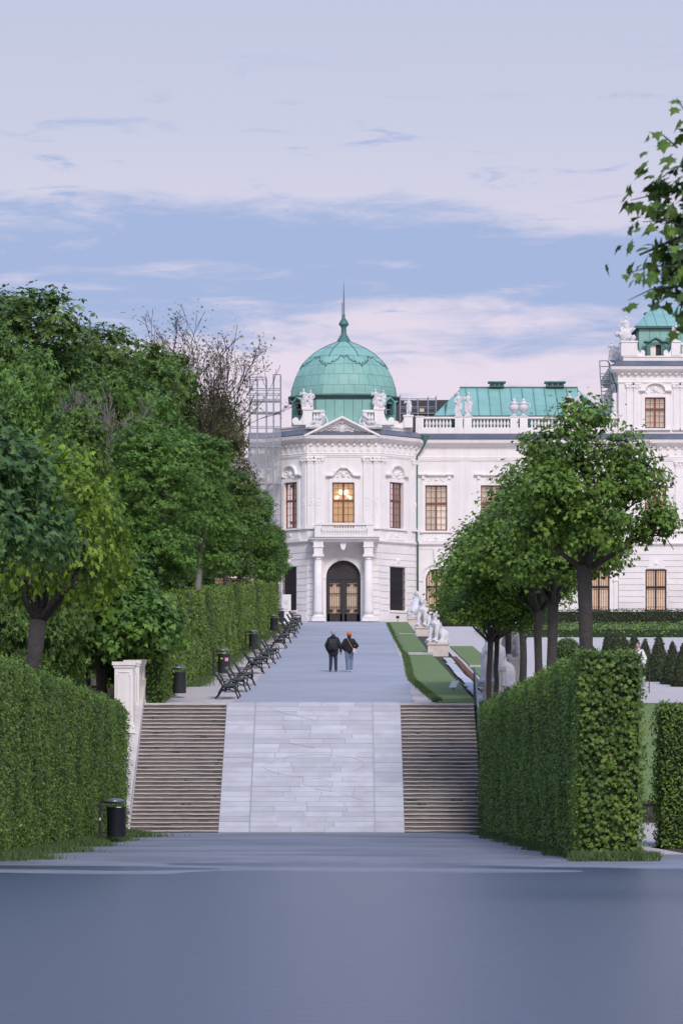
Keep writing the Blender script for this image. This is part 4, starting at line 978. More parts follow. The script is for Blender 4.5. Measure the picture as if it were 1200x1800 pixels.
for k in (7, 1):          # dormers of the drum, on the diagonal faces
    fr = Fr(O[k], O[(k + 1) % 8]); u = fr.L / 2; zb0 = dz_(736); b = B()
    fbox(b, fr, u - .52, u - .34, 0, .55, zb0, zb0 + .75); fbox(b, fr, u + .34, u + .52, 0, .55, zb0, zb0 + .75); fbox(b, fr, u - .34, u + .34, 0, .10, zb0, zb0 + .85)
    fpoly(b, fr, [(u - .34, zb0 + .70), (u + .34, zb0 + .70), (u + .34, zb0 + .86), (u - .34, zb0 + .86)], 0, .54); dm = b.build('dormer', 'copper_dark', palace)
    b = B(); hood(b, fr, [(u - .68, zb0 + .95), (u - .42, zb0 + .86), (u - .25, zb0 + 1.0), (u, zb0 + 1.16), (u + .25, zb0 + 1.0), (u + .42, zb0 + .86), (u + .68, zb0 + .95)], .07, .70); b.build('dormer_hood', 'copper', dm)
    b = B(); fbox(b, fr, u - .33, u + .33, .20, .24, zb0 + .02, zb0 + .69); b.build('dormer_window', 'iron', dm)
    b = B(); fbox(b, fr, u - .02, u + .02, .24, .27, zb0, zb0 + .69); fbox(b, fr, u - .33, u + .33, .24, .265, zb0 + .32, zb0 + .35); b.build('glazing_bar', 'warm_stone', dm)
lp = [(602.5, 12.5), (601, 13), (599, 11.5), (597, 11), (594, 8.5), (591, 7.5), (588, 5.0), (577, 4.4), (575, 5.5), (573.5, 5.2), (572.5, 7.8), (570, 8.8), (567.5, 8.2), (564, 6.0), (561, 4.2), (559, 2.6), (556, 2.2), (554.5, 2.8), (553, 1.7), (535, 1.3), (515, .8), (495, .25)]
b = B(); b.lathe([(hw / sd, dz_(y)) for y, hw in lp], (cxd, YD, 0), 12); b.build('lantern_spire', 'copper_dark', dome, True)
b = B(); b.tube([(cxd - .13, YD, dz_(565)), (cxd - .13, YD, dz_(532))], .018, 5); b.build('lightning_rod', 'iron', dome)
# --- downpipe in the corner between pavilion and wing
b = B(); xx = WX(732, YW); b.tube([(WX(747, YW - .6), YW - .62, WZ(772, YW)), (WX(746, YW - .5), YW - .58, WZ(782, YW)), (WX(738, YW - .3), YW - .3, WZ(795, YW)), (xx, YW - .16, WZ(803, YW)), (xx, YW - .16, WZ(950, YW)), (xx + .06, YW - .34, WZ(954, YW)), (xx + .06, YW - .2, WZ(962, YW)), (xx + .06, YW - .2, PZ)], .065, 8); dp = b.build('downpipe', 'copper_deep', palace, True)
b = B(); b.lathe([(.08, -.35), (.16, -.15), (.22, .05), (.26, .08), (.26, .16)], (WX(747, YW - .6), YW - .62, WZ(770, YW)), 10); b.build('hopper', 'copper_dark', dp)
# --- centre block: upper cornice, parapet, mansard roof
zq = ZB; ret = [(xs_, YW + 9), (xs_, YW - .15), (WX(1300, YW), YW - .15)]
uent = [(-.02, zq - .75), (.05, zq - .75), (.05, zq - .68), (.1, zq - .66), (.04, zq - .60), (.04, zq - .12), (.22, zq - .02), (.40, zq + .05), (.52, zq + .16), (.58, zq + .36), (-.02, zq + .40)]
mould('upper_cornice', ret, uent); mould('eave_sheet', ret, [(-.02, zq + .36), (.60, zq + .385), (.60, zq + .43), (-.02, zq + .80)], 'sheet_metal')
for k in range(18): b = B(); u = frB.L * (k + .5) / 18; fbox(b, frB, u - .09, u + .09, .03, .26, zq - .16, zq - .04); b.build('console', 'stucco_trim', palace)
for x in (1106, 1118, 1188, 1200): pilaster(frB, frB.u(x), .42, WZ(757, YW), zq - .76, ionic=False, o=.07)
b = B(); b.sweep([(xs_ + .35, YW + 9), (xs_ + .35, YW + .2), (WX(1300, YW), YW + .2)], [(-.35, zq + .3), (0, zq + .3), (0, zq + 1.05), (.05, zq + 1.08), (.05, zq + 1.18), (-.35, zq + 1.2)]); b.build('parapet', 'stucco_trim', palace)
zpp = zq + 1.19
for x, w in ((1105, .55), (1187, .30)):
    b = B(); cx = WX(x, YW + .2); b.box(cx - w, cx + w, YW + .12, YW + .72, zpp - .02, zpp + .90); b.box(cx - w - .05, cx + w + .05, YW + .06, YW + .78, zpp + .90, zpp + 1.0)
    for s in (-1, 1):
        fs = Fr((cx, YW + .25), (cx + 1, YW + .25)); q = [(s * w, zpp), (s * (w + .55), zpp)] + [(s * (w + .38 + .16 * math.cos(R(t))), zpp + .20 + .2 * math.sin(R(t))) for t in range(-50, 200, 30)] + [(s * (w + .1), zpp + .3), (s * w, zpp + .5)]
        if (x == 1105 and s > 0) or (x == 1187 and s < 0): fpoly(b, fs, q if s > 0 else q[::-1], -.25, 0)
    b.build('parapet_pedestal', 'stucco_trim', palace)
cx = WX(1187, YW + .2); b = B(); b.box(cx + .3, cx + 4, YW + .2, YW + .5, zpp - .01, zpp + .12); b.box(cx + .3, cx + 4, YW + .16, YW + .54, zpp + .74, zpp + .88); bl = b.build('balustrade', 'stucco_trim', palace)
balusters(bl, [(cx + .5 + .24 * k, YW + .35, zpp + .12) for k in range(14)], .62)
ym = YW + 1.8; xm = WX(1121, ym); zm0, zm1 = zpp - .1, WZ(578, ym); yt = ym + 5.0; zt_ = WZ(540, yt)
b = B(); b.hexa([(xm - .15, ym - .15, zm0), (xm + 20, ym - .15, zm0), (xm + 20, ym + 12, zm0), (xm - .15, ym + 12, zm0), (xm, ym, zm1), (xm + 20, ym, zm1), (xm + 20, ym + 12, zm1), (xm, ym + 12, zm1)])
xt = WX(1146, yt); b.hexa([(xm - .25, ym - .25, zm1 + .14), (xm + 20, ym - .25, zm1 + .14), (xm + 20, ym + 12, zm1 + .14), (xm - .25, ym + 12, zm1 + .14), (xt, yt, zt_), (xm + 20, yt, zt_), (xm + 20, yt + 2, zt_), (xt, yt + 2, zt_)]); b.box(xm - .28, xm + 20, ym - .28, ym + 12, zm1 + .01, zm1 + .135)
mroof = b.build('centre_roof', 'copper_deep', palace)
def facet(name, quad, off, parent, m='copper'):
    q = [Vector(p) for p in quad]; n_ = (q[1] - q[0]).cross(q[3] - q[0]).normalized(); b = B(); b.hexa([tuple(p) for p in q] + [tuple(p + n_ * off) for p in q]); return b.build(name, m, parent)
for k in range(12):
    xa = xm + .05 + k * .72; xb = xa + .69
    facet('copper_sheet', [(xa, ym - .151, zm0 + .02), (xb, ym - .151, zm0 + .02), (xb, ym - .004, zm1 - .03), (xa, ym - .004, zm1 - .03)], .02, mroof)
    t = lambda x, f: x + 0
    fr0 = [(xa - .2, 0), (xb - .2, 0), (xb - .2, 1), (xa - .2, 1)]
    pts = []
    for x_, f in fr0:
        f_ = f if f == 0 or x_ > xt else max((x_ - (xm - .25)) / (xt - (xm - .25)), .02); pts.append((x_, ym - .25 + (yt - ym + .25) * f_, zm1 + .15 + (zt_ - zm1 - .15) * f_))
    facet('copper_sheet', pts, .03, mroof)
b = B(); ux = WX(1150, ym); yy = ym - .15
b.box(ux - .62, ux - .36, yy - .55, yy + .3, zm0, zm0 + 1.05); b.box(ux + .36, ux + .62, yy - .55, yy + .3, zm0, zm0 + 1.05); b.box(ux - .36, ux + .36, yy - .55, yy + .3, zm0 + .95, zm0 + 1.12); dm = b.build('dormer', 'copper_dark', palace)
fs = Fr((ux, yy - .3), (ux + 1, yy - .3)); b = B(); hood(b, fs, [(-.82, zm0 + 1.22), (-.45, zm0 + 1.20), (-.2, zm0 + 1.36), (0, zm0 + 1.46), (.2, zm0 + 1.36), (.45, zm0 + 1.20), (.82, zm0 + 1.22)], .08, .45); b.build('dormer_hood', 'copper_dark', dm)
b = B(); b.box(ux + .02, ux + .36, yy - .3, yy - .26, zm0 + .05, zm0 + .95); b.build('dormer_opening', 'iron', dm); b = B(); b.box(ux - .36, ux + .02, yy - .36, yy - .3, zm0 + .05, zm0 + .95); b.build('dormer_shutter', 'curtain', dm)
b = B(); ux = WX(1172.5, ym); b.box(ux - .12, ux + .12, yy - .02, yy + .05, zm0 + 1.1, zm0 + 1.5); b.build('roof_hatch', 'copper_dark', mroof)
for x, h in ((1139, .9), (1146, 1.5)):     # ridge crockets
    cx = WX(x, yt - 1); b = B(); b.box(cx - .15, cx + .15, yt - 1.2, yt - .8, zt_ - 1.6, zt_ - 1.5 + h); b.ell((cx - .18, yt - 1, zt_ - 1.5 + h), (.2, .15, .12), 7, 5); b.build('crocket', 'copper_dark', mroof)
# console urn on the return wall of the centre block
b = B(); b.lathe([(.05, -.9), (.18, -.75), (.34, -.45), (.42, -.15), (.36, .1), (.22, .2), (.3, .3), (.3, .4), (.22, .55), (.24, 1.5)], (WX(1083, YW - .2), YW + .6, WZ(728, YW)), 12); b.build('wall_urn', 'stucco_trim', palace, True)

# --- background roof behind the wing, scaffold towers
far = empty('far_roof', (WX(742, YW + 22), YW + 22, 13), 'dark flat roofed block behind the wing balustrade', 'building'); yq = YW + 22
b = B(); b.box(WX(690, yq), WX(792, yq), yq, yq + 6, 12.8, WZ(703, yq)); b.build('block', 'dark_roof', far); b = B(); b.box(WX(737, yq), WX(745, yq), yq - .05, yq, WZ(724, yq), WZ(717, yq)); b.build('lit_window', 'curtain_lit', far)
def scaffold(name, label, xs, ys_, zl, net, decks, diag, dep, steel_m='steel', top=None):
    root = empty(name, ((xs[0] + xs[-1]) / 2, dep, zl[0]), label, 'scaffold')
    for i, x in enumerate(xs):
        for y in ys_:
            b = B(); b.tube([(x, y, zl[0]), (x, y, top[i] if top else zl[-1])], .045, 5); b.build('upright', steel_m, root)
    for z in zl[1:]:
        for y in ys_:
            b = B(); b.tube([(xs[0], y, z), (xs[-1], y, z)], .03, 5); b.build('ledger', steel_m, root)
        for x in xs:
            if len(ys_) > 1: b = B(); b.tube([(x, ys_[0], z), (x, ys_[-1], z)], .03, 5); b.build('transom', steel_m, root)
    for z in decks: b = B(); b.box(xs[0], xs[-1], ys_[0] + .05, ys_[-1] - .05, z, z + .06); b.build('deck', 'deck_wood', root)
    for (xa, za, xb, zb) in diag: b = B(); b.tube([(xa, ys_[0], za), (xb, ys_[0], zb)], .025, 5); b.build('brace', steel_m, root)
    for (xa, xb, za, zb) in net:
        b = B(); n = 14; m = 10; y = ys_[0] - .08
        for j in range(m + 1):
            for i in range(n + 1): b.v.append((xa + (xb - xa) * i / n, y - .05 * math.sin(i * 1.9 + j * .7) - .03 * math.sin(j * 2.3), za + (zb - za) * j / m + (.10 * math.sin(i * .9) if j == m else 0)))
        for j in range(m):
            for i in range(n): b.f.append((j * (n + 1) + i, j * (n + 1) + i + 1, (j + 1) * (n + 1) + i + 1, (j + 1) * (n + 1) + i)); b.mi.append(0)
        b.build('netting', 'net', root, True)
    return root
ye = YW - 1.6; SX = lambda x: WX(x, ye); SZ = lambda y: WZ(y, ye)
scaffold('scaffold_tower', 'grey scaffold tower with netting at the left corner of the palace', [SX(x) for x in (439, 452, 468, 480.5, 493)], [ye, ye + 1.1],
         [gz(ye) - .3, SZ(1040), SZ(980), SZ(915), SZ(850), SZ(820), SZ(785), SZ(750), SZ(725), SZ(702), SZ(692), SZ(683)], [(SX(438.5), SX(493.5), SZ(905), SZ(683)), (SX(438.5), SX(493.5), SZ(1042), SZ(905))], [SZ(725), SZ(705), SZ(785), SZ(850)],
         [(SX(439), SZ(707), SX(468), SZ(725)), (SX(480.5), SZ(707), SX(493), SZ(690))], ye, top=[SZ(662), SZ(663), SZ(663), SZ(658), SZ(658)])
bb = [o for o in bpy.data.objects if o.name.startswith('scaffold_tower')][0]
for (p, q, y) in ((439, 468, 663), (439, 468, 667.5), (480.5, 493, 658.5)):
    b = B(); b.tube([(SX(p), ye, SZ(y)), (SX(q), ye, SZ(y))], .03, 5); b.build('guard_rail', 'steel', bb)
yk = YW + 8; scaffold('roof_scaffold', 'small grey scaffold frame on the roof behind the wing balustrade', [WX(x, yk) for x in (703, 734, 752, 766)], [yk, yk + 1], [ZT, WZ(727, yk), WZ(715, yk), WZ(701, yk)], [], [WZ(727, yk)], [], yk, top=[WZ(694, yk), WZ(700, yk), WZ(697, yk), WZ(696, yk)])
# fire escape stair beside the centre block
lad = empty('escape_ladder', (xs_ - .9, YW + 1.2, WZ(705, YW)), 'grey metal escape ladder at the corner of the centre block', 'ladder'); yl = YW + 1.0
lx = lambda x: WX(x, yl); lz = lambda y: WZ(y, yl)
for p in ([(1053, 634), (1054, 660), (1058, 710), (1060, 760)], [(1069, 638), (1071, 670), (1073, 715), (1075, 760)]):
    b = B(); b.tube([(lx(x), yl, lz(y)) for x, y in p], .04, 6); b.build('stringer', 'steel', lad)
for k in range(15): y = 662 + k * 6.5; b = B(); o = (y - 660) * .075; b.box(lx(1055 + o), lx(1071 + o), yl - .08, yl + .2, lz(y), lz(y) + .04); b.build('rung', 'steel', lad)
for (p, q) in (((1053, 634), (1067, 634)), ((1053, 644), (1068, 644)), ((1055, 657), (1072, 657)), ((1058, 674), (1085, 674)), ((1074, 705), (1088, 705))):
    b = B(); b.tube([(lx(p[0]), yl, lz(p[1])), (lx(q[0]), yl + .1, lz(q[1]))], .035, 5); b.build('rail', 'steel', lad)
b = B(); b.tube([(lx(1067), yl, lz(634)), (lx(1071), yl, lz(640)), (lx(1074), yl - .2, lz(660)), (lx(1082), yl - .2, lz(680)), (lx(1083), yl - .2, lz(718))], .045, 6); b.build('guard', 'rail_metal', lad)

# ------------------------------------------------------------------ statues
def limb(b, pts, rad):
    for i in range(len(pts) - 1): b.cap(pts[i], pts[i + 1], rad[i], rad[i + 1])
def figure(b, o=(0, 0, 0), s=1.0, seed=0, arm=0):      # draped standing figure about 1.6 s tall, facing -Y
    rg = random.Random(seed); O = Vector(o); P = lambda x, y, z: tuple(O + Vector((x, y, z)) * s)
    sw = rg.choice((-1, 1))
    b.box(O.x - .24 * s, O.x + .24 * s, O.y - .2 * s, O.y + .2 * s, O.z, O.z + .08 * s)
    limb(b, [P(-.09, 0, .08), P(-.10, -.03, .42), P(-.08 + .02 * sw, 0, .82)], [.065 * s, .085 * s, .12 * s]); limb(b, [P(.11, .02, .08), P(.12, -.08 * sw, .42), P(.08, 0, .82)], [.065 * s, .085 * s, .12 * s])
    limb(b, [P(.0, .0, .82), P(.02 * sw, 0, 1.02), P(.03 * sw, 0, 1.22)], [.17 * s, .15 * s, .19 * s]); limb(b, [P(.03 * sw, 0, 1.3), P(.05 * sw, -.02, 1.42)], [.07 * s, .07 * s]); b.ell(P(.06 * sw, -.03, 1.52), (.09 * s, .105 * s, .125 * s)); b.ell(P(.06 * sw, .02, 1.57), (.105 * s, .11 * s, .09 * s))
    for e in (-1, 1):
        q = (arm + (e > 0)) % 4
        if q == 0: pts = [P(e * .21, 0, 1.25), P(e * .30, -.02, 1.0), P(e * .14, -.16, .88)]
        elif q == 1: pts = [P(e * .21, 0, 1.25), P(e * .36, -.04, 1.10), P(e * .30, -.12, 1.38)]
        elif q == 2: pts = [P(e * .21, 0, 1.25), P(e * .27, .03, .98), P(e * .29, -.03, .74)]
        else: pts = [P(e * .21, 0, 1.25), P(e * .33, 0, 1.02), P(e * .12, -.17, 1.16)]
        limb(b, pts, [.075 * s, .06 * s, .05 * s])
    for k in range(7):     # drapery folds
        x = rg.uniform(-.2, .2); limb(b, [P(x, rg.uniform(-.13, .1), rg.uniform(.8, 1.0)), P(x * 1.25 + .05 * sw, rg.uniform(-.14, .12), rg.uniform(.1, .5))], [.05 * s, .065 * s])
    limb(b, [P(-.2 * sw, .06, 1.25), P(0, -.15, 1.0), P(.22 * sw, -.03, .8), P(.28 * sw, .06, .35)], [.055 * s, .06 * s, .07 * s, .05 * s])
def putti(b, seed):
    figure(b, (-.22, 0, 0), .82, seed, 1); figure(b, (.24, .06, 0), .78, seed + 1, 3); rg = random.Random(seed)
    for k in range(5): b.ell((rg.uniform(-.3, .3), rg.uniform(-.1, .1), rg.uniform(.05, .6)), (.16, .14, .2))
def recline(b, s, seed):
    limb(b, [(0, 0, .28), (.18, 0, .45), (.30, 0, .72)], [.17, .16, .18]); b.ell((.36, -.03, .98), (.10, .11, .13)); limb(b, [(.34, 0, .8), (.36, 0, .92)], [.08, .07])
    limb(b, [(0, -.05, .25), (-.35, -.12, .30), (-.62, -.1, .06)], [.14, .10, .06]); limb(b, [(0, .05, .25), (-.42, .02, .14), (-.85, 0, .02)], [.14, .10, .06])
    limb(b, [(.32, -.15, .72), (.10, -.26, .52), (-.15, -.22, .5)], [.075, .06, .05]); limb(b, [(.40, .1, .72), (.58, .02, .45), (.62, -.05, .15)], [.075, .06, .05]); rg = random.Random(seed)
    for k in range(8): x = rg.uniform(-.6, .6); limb(b, [(x, rg.uniform(-.15, .15), .25 - .1 * abs(x)), (x - .2, rg.uniform(-.2, .1), .0)], [.08, .07])
    b.box(-.9, .7, -.2, .25, -.12, .02)
    for i in range(len(b.v)): b.v[i] = (b.v[i][0] * s, b.v[i][1], b.v[i][2])
def statue(name, fn, loc, label, vox=.035, rz=0, sc=1., group=None, cat='statue', sm=2):
    b = B(); fn(b); o = link(name, blob(b, vox, sm), 'statue_stone'); o.location = loc; o.rotation_euler.z = rz; o.scale = (sc, sc, sc); return tagged(o, label, cat, group)
zs1 = ZPT + 1.12
statue('roof_statue', lambda b: putti(b, 3), (XC - 2.42, YF + .6, zs1 - .01), 'stone putti group on the left parapet pedestal beside the dome')
statue('roof_statue', lambda b: putti(b, 8), (XC + 2.42, YF + .6, zs1 - .01), 'stone putti group on the right parapet pedestal beside the dome')
statue('reclining_statue', lambda b: recline(b, 1, 2), (WX(560, YF), YF - .2, WZ(750, YF)), 'reclining stone figure on the left slope of the pediment', rz=0)
statue('reclining_statue', lambda b: recline(b, -1, 4), (WX(648, YF), YF - .2, WZ(750, YF)), 'reclining stone figure on the right slope of the pediment')
statue('roof_statue', lambda b: figure(b, s=.75, seed=9, arm=1), (XC + HF + HD - .62, YW - .2, ZPT + .83), 'small stone figure at the corner where dome pavilion meets the wing')
zw = zt + .05
for k, (x, lab) in enumerate(((806, 'left stone figure of the pair on the wing balustrade by the dome'), (821.5, 'right stone figure of the pair on the wing balustrade by the dome'), (1001, 'left stone figure of the pair above the leafy tree top'), (1018, 'right stone figure of the pair above the leafy tree top'))):
    statue('roof_statue', lambda b: figure(b, seed=20 + k * 3, arm=k), (WX(x, yb), yb, zw), lab, group='figures on the wing balustrade', sc=1.0)
def urn(b):
    b.lathe([(r * 1.15, z * 1.05) for r, z in urn_prof], (0, 0, 0), 16)
    for s in (-1, 1): b.tube([(s * .28, 0, .52), (s * .44, 0, .66), (s * .42, 0, .86), (s * .24, 0, .84)], .04, 6)
    for k in range(8): a = k * math.pi / 4; b.ell((.27 * math.cos(a), .27 * math.sin(a), .52), (.06, .06, .1), 6, 5)
for x, lab in ((903, 'left stone urn of the pair on the wing balustrade'), (919.5, 'right stone urn of the pair on the wing balustrade')):
    b = B(); urn(b); o = b.build('roof_urn', 'statue_stone', None, True); o.location = (WX(x, yb), yb, zw); tagged(o, lab, 'urn', 'urns on the wing balustrade')
def trophy(b):
    rg = random.Random(4); figure(b, (0, .1, 0), .95, 5, 1); b.ell((0, 0, .35), (.4, .25, .4))
    for k in range(13): a = rg.uniform(-1.15, 1.15); l = rg.uniform(.6, 1.0); limb(b, [(a * .1, 0, .3), (math.sin(a) * l * .8, rg.uniform(-.1, .2), .3 + math.cos(a) * l)], [.08, .045])
    for k in range(9): b.ell((rg.uniform(-.5, .5), rg.uniform(-.2, .2), rg.uniform(.05, .5)), (rg.uniform(.1, .2), .15, rg.uniform(.1, .2)))
statue('trophy_statue', trophy, (WX(1099, YW), YW + .45, zpp + 1.0), 'stone trophy of arms with plumes at the corner of the right roof', sc=1.12)
statue('trophy_statue', lambda b: (putti(b, 15), [b.ell((.1, .2, .3 * k), (.25, .3, .2)) for k in range(4)]), (WX(1083, YW) + .1, YW + 2.4, zq + 1.1), 'stone figures on the receding parapet left of the trophy')
statue('roof_statue', lambda b: figure(b, seed=41, arm=2), (WX(1187, YW), YW + .45, zpp + 1.0), 'stone figure below the hanging leaves at the right roof', sc=.78)
# sphinxes
def sphinx(b):        # seated sphinx facing -Y, on its own thin plinth
    b.box(-.42, .42, -.62, .62, 0, .10)
    for s in (-1, 1):
        limb(b, [(s * .20, -.42, .14), (s * .20, -.40, .55), (s * .19, -.28, .92)], [.10, .11, .17]); b.ell((s * .20, -.52, .16), (.12, .17, .09))
        for t in (-1, 0, 1): b.ell((s * .20 + t * .07, -.66, .14), (.038, .07, .055), 6, 5)
        b.ell((s * .27, .25, .38), (.19, .36, .33)); b.ell((s * .31, .0, .16), (.10, .26, .09))
        limb(b, [(s * .12, -.30, 1.20), (s * .24, -.20, 1.05), (s * .22, -.10, .9)], [.08, .12, .12]); b.ell((s * .10, -.40, 1.02), (.09, .08, .09))
    limb(b, [(0, .32, .42), (0, .05, .68), (0, -.24, 1.0)], [.32, .30, .24]); limb(b, [(0, -.24, 1.1), (0, -.30, 1.34)], [.13, .11])
    b.ell((0, -.34, 1.50), (.145, .165, .19)); b.ell((0, -.27, 1.58), (.18, .19, .16)); b.ell((0, -.51, 1.47), (.03, .04, .045), 6, 5)
    for s in (-1, 1): limb(b, [(s * .15, -.26, 1.56), (s * .19, -.22, 1.38), (s * .17, -.24, 1.16)], [.085, .09, .06]); limb(b, [(s * .1, .05, .9), (s * .3, .15, .55), (s * .33, .1, .3)], [.12, .07, .05])
    b.ell((0, -.20, 1.70), (.11, .12, .08)); limb(b, [(0, .58, .2), (.3, .62, .2), (.42, .3, .16)], [.05, .05, .06])
b = B(); sphinx(b); sph = blob(b, .03, 2); sph.materials.append(MATS['statue_stone'])
def ped_thing(loc, w, d, h, label):
    b = B(); x, y, z = loc; b.box(x - w / 2, x + w / 2, y - d / 2, y + d / 2, z - .2, z + h - .12); b.box(x - w / 2 - .05, x + w / 2 + .05, y - d / 2 - .05, y + d / 2 + .05, z + h - .12, z + h - .05); b.box(x - w / 2 + .03, x + w / 2 - .03, y - d / 2 + .03, y + d / 2 - .03, z + h - .05, z + h)
    return tagged(b.build('statue_pedestal', 'warm_stone'), label, 'pedestal', 'sphinx pedestals')
SP = [((4.70, 178, 0), -R(38), .92, .58, 'nearest of the three white sphinxes in a row by the lawn', 'low stone pedestal under the nearest sphinx of the row by the lawn'), ((4.82, 213, 0), -R(20), .98, .48, 'middle one of the three white sphinxes in a row by the lawn', 'low stone pedestal under the middle sphinx of the row by the lawn'),
      ((4.85, 239, 0), R(160), 1.02, .42, 'farthest white sphinx of the row, next to the palace wall', 'low stone pedestal under the farthest sphinx next to the palace'), ((5.42, 127.8, 0), -R(24), 1.22, .52, 'tall white sphinx at the head of the right steps, half hidden by trunks', 'stone pedestal at the head of the right steps under the tall sphinx'),
      ((6.15, 133.5, 0), R(15), .95, 1.25, 'white sphinx on a high pedestal glimpsed between the right tree trunks', 'high stone pedestal glimpsed between the right tree trunks')]
for (p, rz, s, h, la, lb) in SP:
    z = gz(p[1]); ped_thing((p[0], p[1], z), 1.0 if s < 1.2 else .95, 1.25, h, lb)
    o = link('sphinx', sph); o.location = (p[0], p[1], z + h - .01); o.rotation_euler.z = rz; o.scale = (s, s, s); tagged(o, la, 'statue', 'garden sphinxes')
b = B(); b.box(5.33, 5.62, 125.8, 126.6, 4.2, 5.55); b.box(5.28, 5.68, 125.7, 126.7, 5.55, 5.68)
for k in range(3): b.lathe([(.045, 0), (.045, 1.28)], (5.38 + .095 * k, 125.78, 4.25), 8)
tagged(b.build('gate_pier', 'stucco_trim'), 'fluted pale stone pier at the head of the right steps', 'pier')

# ------------------------------------------------------------------ lawns, steps, beds on the right
def lawn(name, rows, label, th=.10, m='lawn', cat='lawn', seed=1, blades=0, bm='grass_blade'):
    rg = random.Random(seed); b = B(); k = len(rows)
    for y, x0, x1 in rows:
        j = rg.uniform(-.03, .03); b.v += [(x0 + j, y, gz(y) - .05), (x1 + j * .4, y, gz(y) - .05), (x0 + .06 + j, y, gz(y) + th), (x1 - .06 + j * .4, y, gz(y) + th)]
    for i in range(k - 1):
        q, p = 4 * i, 4 * i + 4
        b.f += [(q + 2, q + 3, p + 3, p + 2), (q, q + 2, p + 2, p), (q + 1, p + 1, p + 3, q + 3)]; b.mi += [0] * 3
    b.f += [(0, 1, 3, 2), (4 * k - 4, 4 * k - 2, 4 * k - 1, 4 * k - 3)]; b.mi += [0, 0]
    return tagged(b.build(name, m), label, cat, 'lawn strips')
def rows_of(y0, y1, n, fl, fr_): return [(y0 + (y1 - y0) * i / n, fl((y0 + (y1 - y0) * i / n)), fr_((y0 + (y1 - y0) * i / n))) for i in range(n + 1)]
lerp = lambda a, b_, t: a + (b_ - a) * max(0, min(1, t))
lawn('lawn_strip', rows_of(126.3, 176.5, 26, lambda y: 3.34 - .58 * min(1, (y - 126) / 20) if y < 147 else lerp(2.76, 2.98, (y - 147) / 30), lambda y: lerp(4.72, 4.45, (y - 126) / 50)), 'nearest lawn strip right of the avenue with the white plate on it', .05, seed=1)
lawn('lawn_strip', rows_of(178.4, 211.2, 18, lambda y: 3.02, lambda y: 4.30), 'middle lawn strip right of the avenue between two white steps', .13, seed=2)
lawn('lawn_strip', rows_of(212.8, 240, 16, lambda y: 3.08, lambda y: 4.42), 'farthest lawn strip right of the avenue by the palace', .13, seed=3)
lawn('lawn_patch', rows_of(146, 190, 14, lambda y: 5.62, lambda y: 6.9), 'grass patch between the brown bed and the gravel behind the right trees', .06, seed=4)
for y, x0, x1, lab in ((177.5, 3.22, 4.45, 'nearer white stone step between the lawn strips'), (212.0, 3.3, 4.42, 'farther white stone step between the lawn strips'), (160.0, 5.6, 6.9, 'white stone line across the grass patch behind the right trees')):
    b = B(); b.box(x0, x1, y - .45, y + .45, gz(y) - .1, gz(y) + .12); tagged(b.build('lawn_step', 'flag'), lab, 'step', 'white lawn steps')
pav_ = empty('flagstone_walk', (4.95, 128, gz(128)), 'narrow broken flagstone walk between lawn and brown bed', 'walk'); y = 127.2
while y < 172:
    L_ = rnd.uniform(1.4, 2.4); b = B(); a = rnd.uniform(-.05, .05); e = .02 + rnd.uniform(0, .015)
    b.hexa([(4.80 + a, y, gz(y)), (5.16 + a, y, gz(y)), (5.14 + a, y + L_ - .08, gz(y + L_)), (4.79 + a, y + L_ - .08, gz(y + L_)), (4.80 + a, y, gz(y) + e), (5.16 + a, y, gz(y) + e), (5.14 + a, y + L_ - .08, gz(y + L_) + e), (4.79 + a, y + L_ - .08, gz(y + L_) + e)]); b.build('flagstone', 'flag', pav_); y += L_
lawn('planting_bed', rows_of(141, 174, 12, lambda y: 5.20, lambda y: 5.55), 'narrow brown mulched bed beside the flagstone walk', .05, 'mulch', 'flower bed', seed=5)
b = B(); b.add([(4.66, 118.0, 1.0), (60, 118.0, 1.0), (60, 126.0, 4.44), (4.66, 126.0, 4.44)], [(0, 1, 2, 3)]); tagged(b.build('lawn_bank', 'lawn'), 'steep grass bank behind the right hedges', 'lawn')
b = B(); b.box(6.4, 60, 117.6, 117.98, -.1, .98); b.box(6.35, 60, 117.5, 118.02, .98, 1.06); tagged(b.build('retaining_wall', 'bark'), 'low dark retaining wall seen through the gap between the right hedges', 'wall')
b = B(); b.box(6.35, 60, 116.9, 117.45, -.05, .10); tagged(b.build('wall_kerb', 'flag'), 'pale kerb at the foot of the low dark wall in the hedge gap', 'kerb')
# small white plate on the lawn
b = B(); p = G(796, 1216); b.hexa([(p.x - .16, p.y - .1, p.z + .16), (p.x + .10, p.y - .1, p.z + .16), (p.x + .10, p.y - .07, p.z + .16), (p.x - .16, p.y - .07, p.z + .16), (p.x - .04, p.y + .1, p.z + .40), (p.x + .22, p.y + .1, p.z + .42), (p.x + .22, p.y + .13, p.z + .42), (p.x - .04, p.y + .13, p.z + .40)])
root = empty('lawn_plate', (p.x, p.y, p.z), 'small tilted white plate standing on the near lawn strip', 'sign'); b.build('plate', 'sign_white', root); b = B(); b.tube([(p.x + .02, p.y + .05, p.z), (p.x + .02, p.y + .05, p.z + .2)], .02, 5); b.build('stake', 'iron', root)
# floodlight at the palace foot
p = Vector((3.75, 243.5, gz(243.5))); root = empty('floodlight', p, 'small dark floodlight on a stake by the palace wall', 'floodlight'); b = B(); b.box(p.x - .11, p.x + .11, p.y - .08, p.y + .08, p.z + .28, p.z + .46); b.build('lamp_head', 'iron', root); b = B(); b.tube([(p.x, p.y, p.z), (p.x, p.y, p.z + .3)], .02, 5); b.build('stake', 'iron', root)

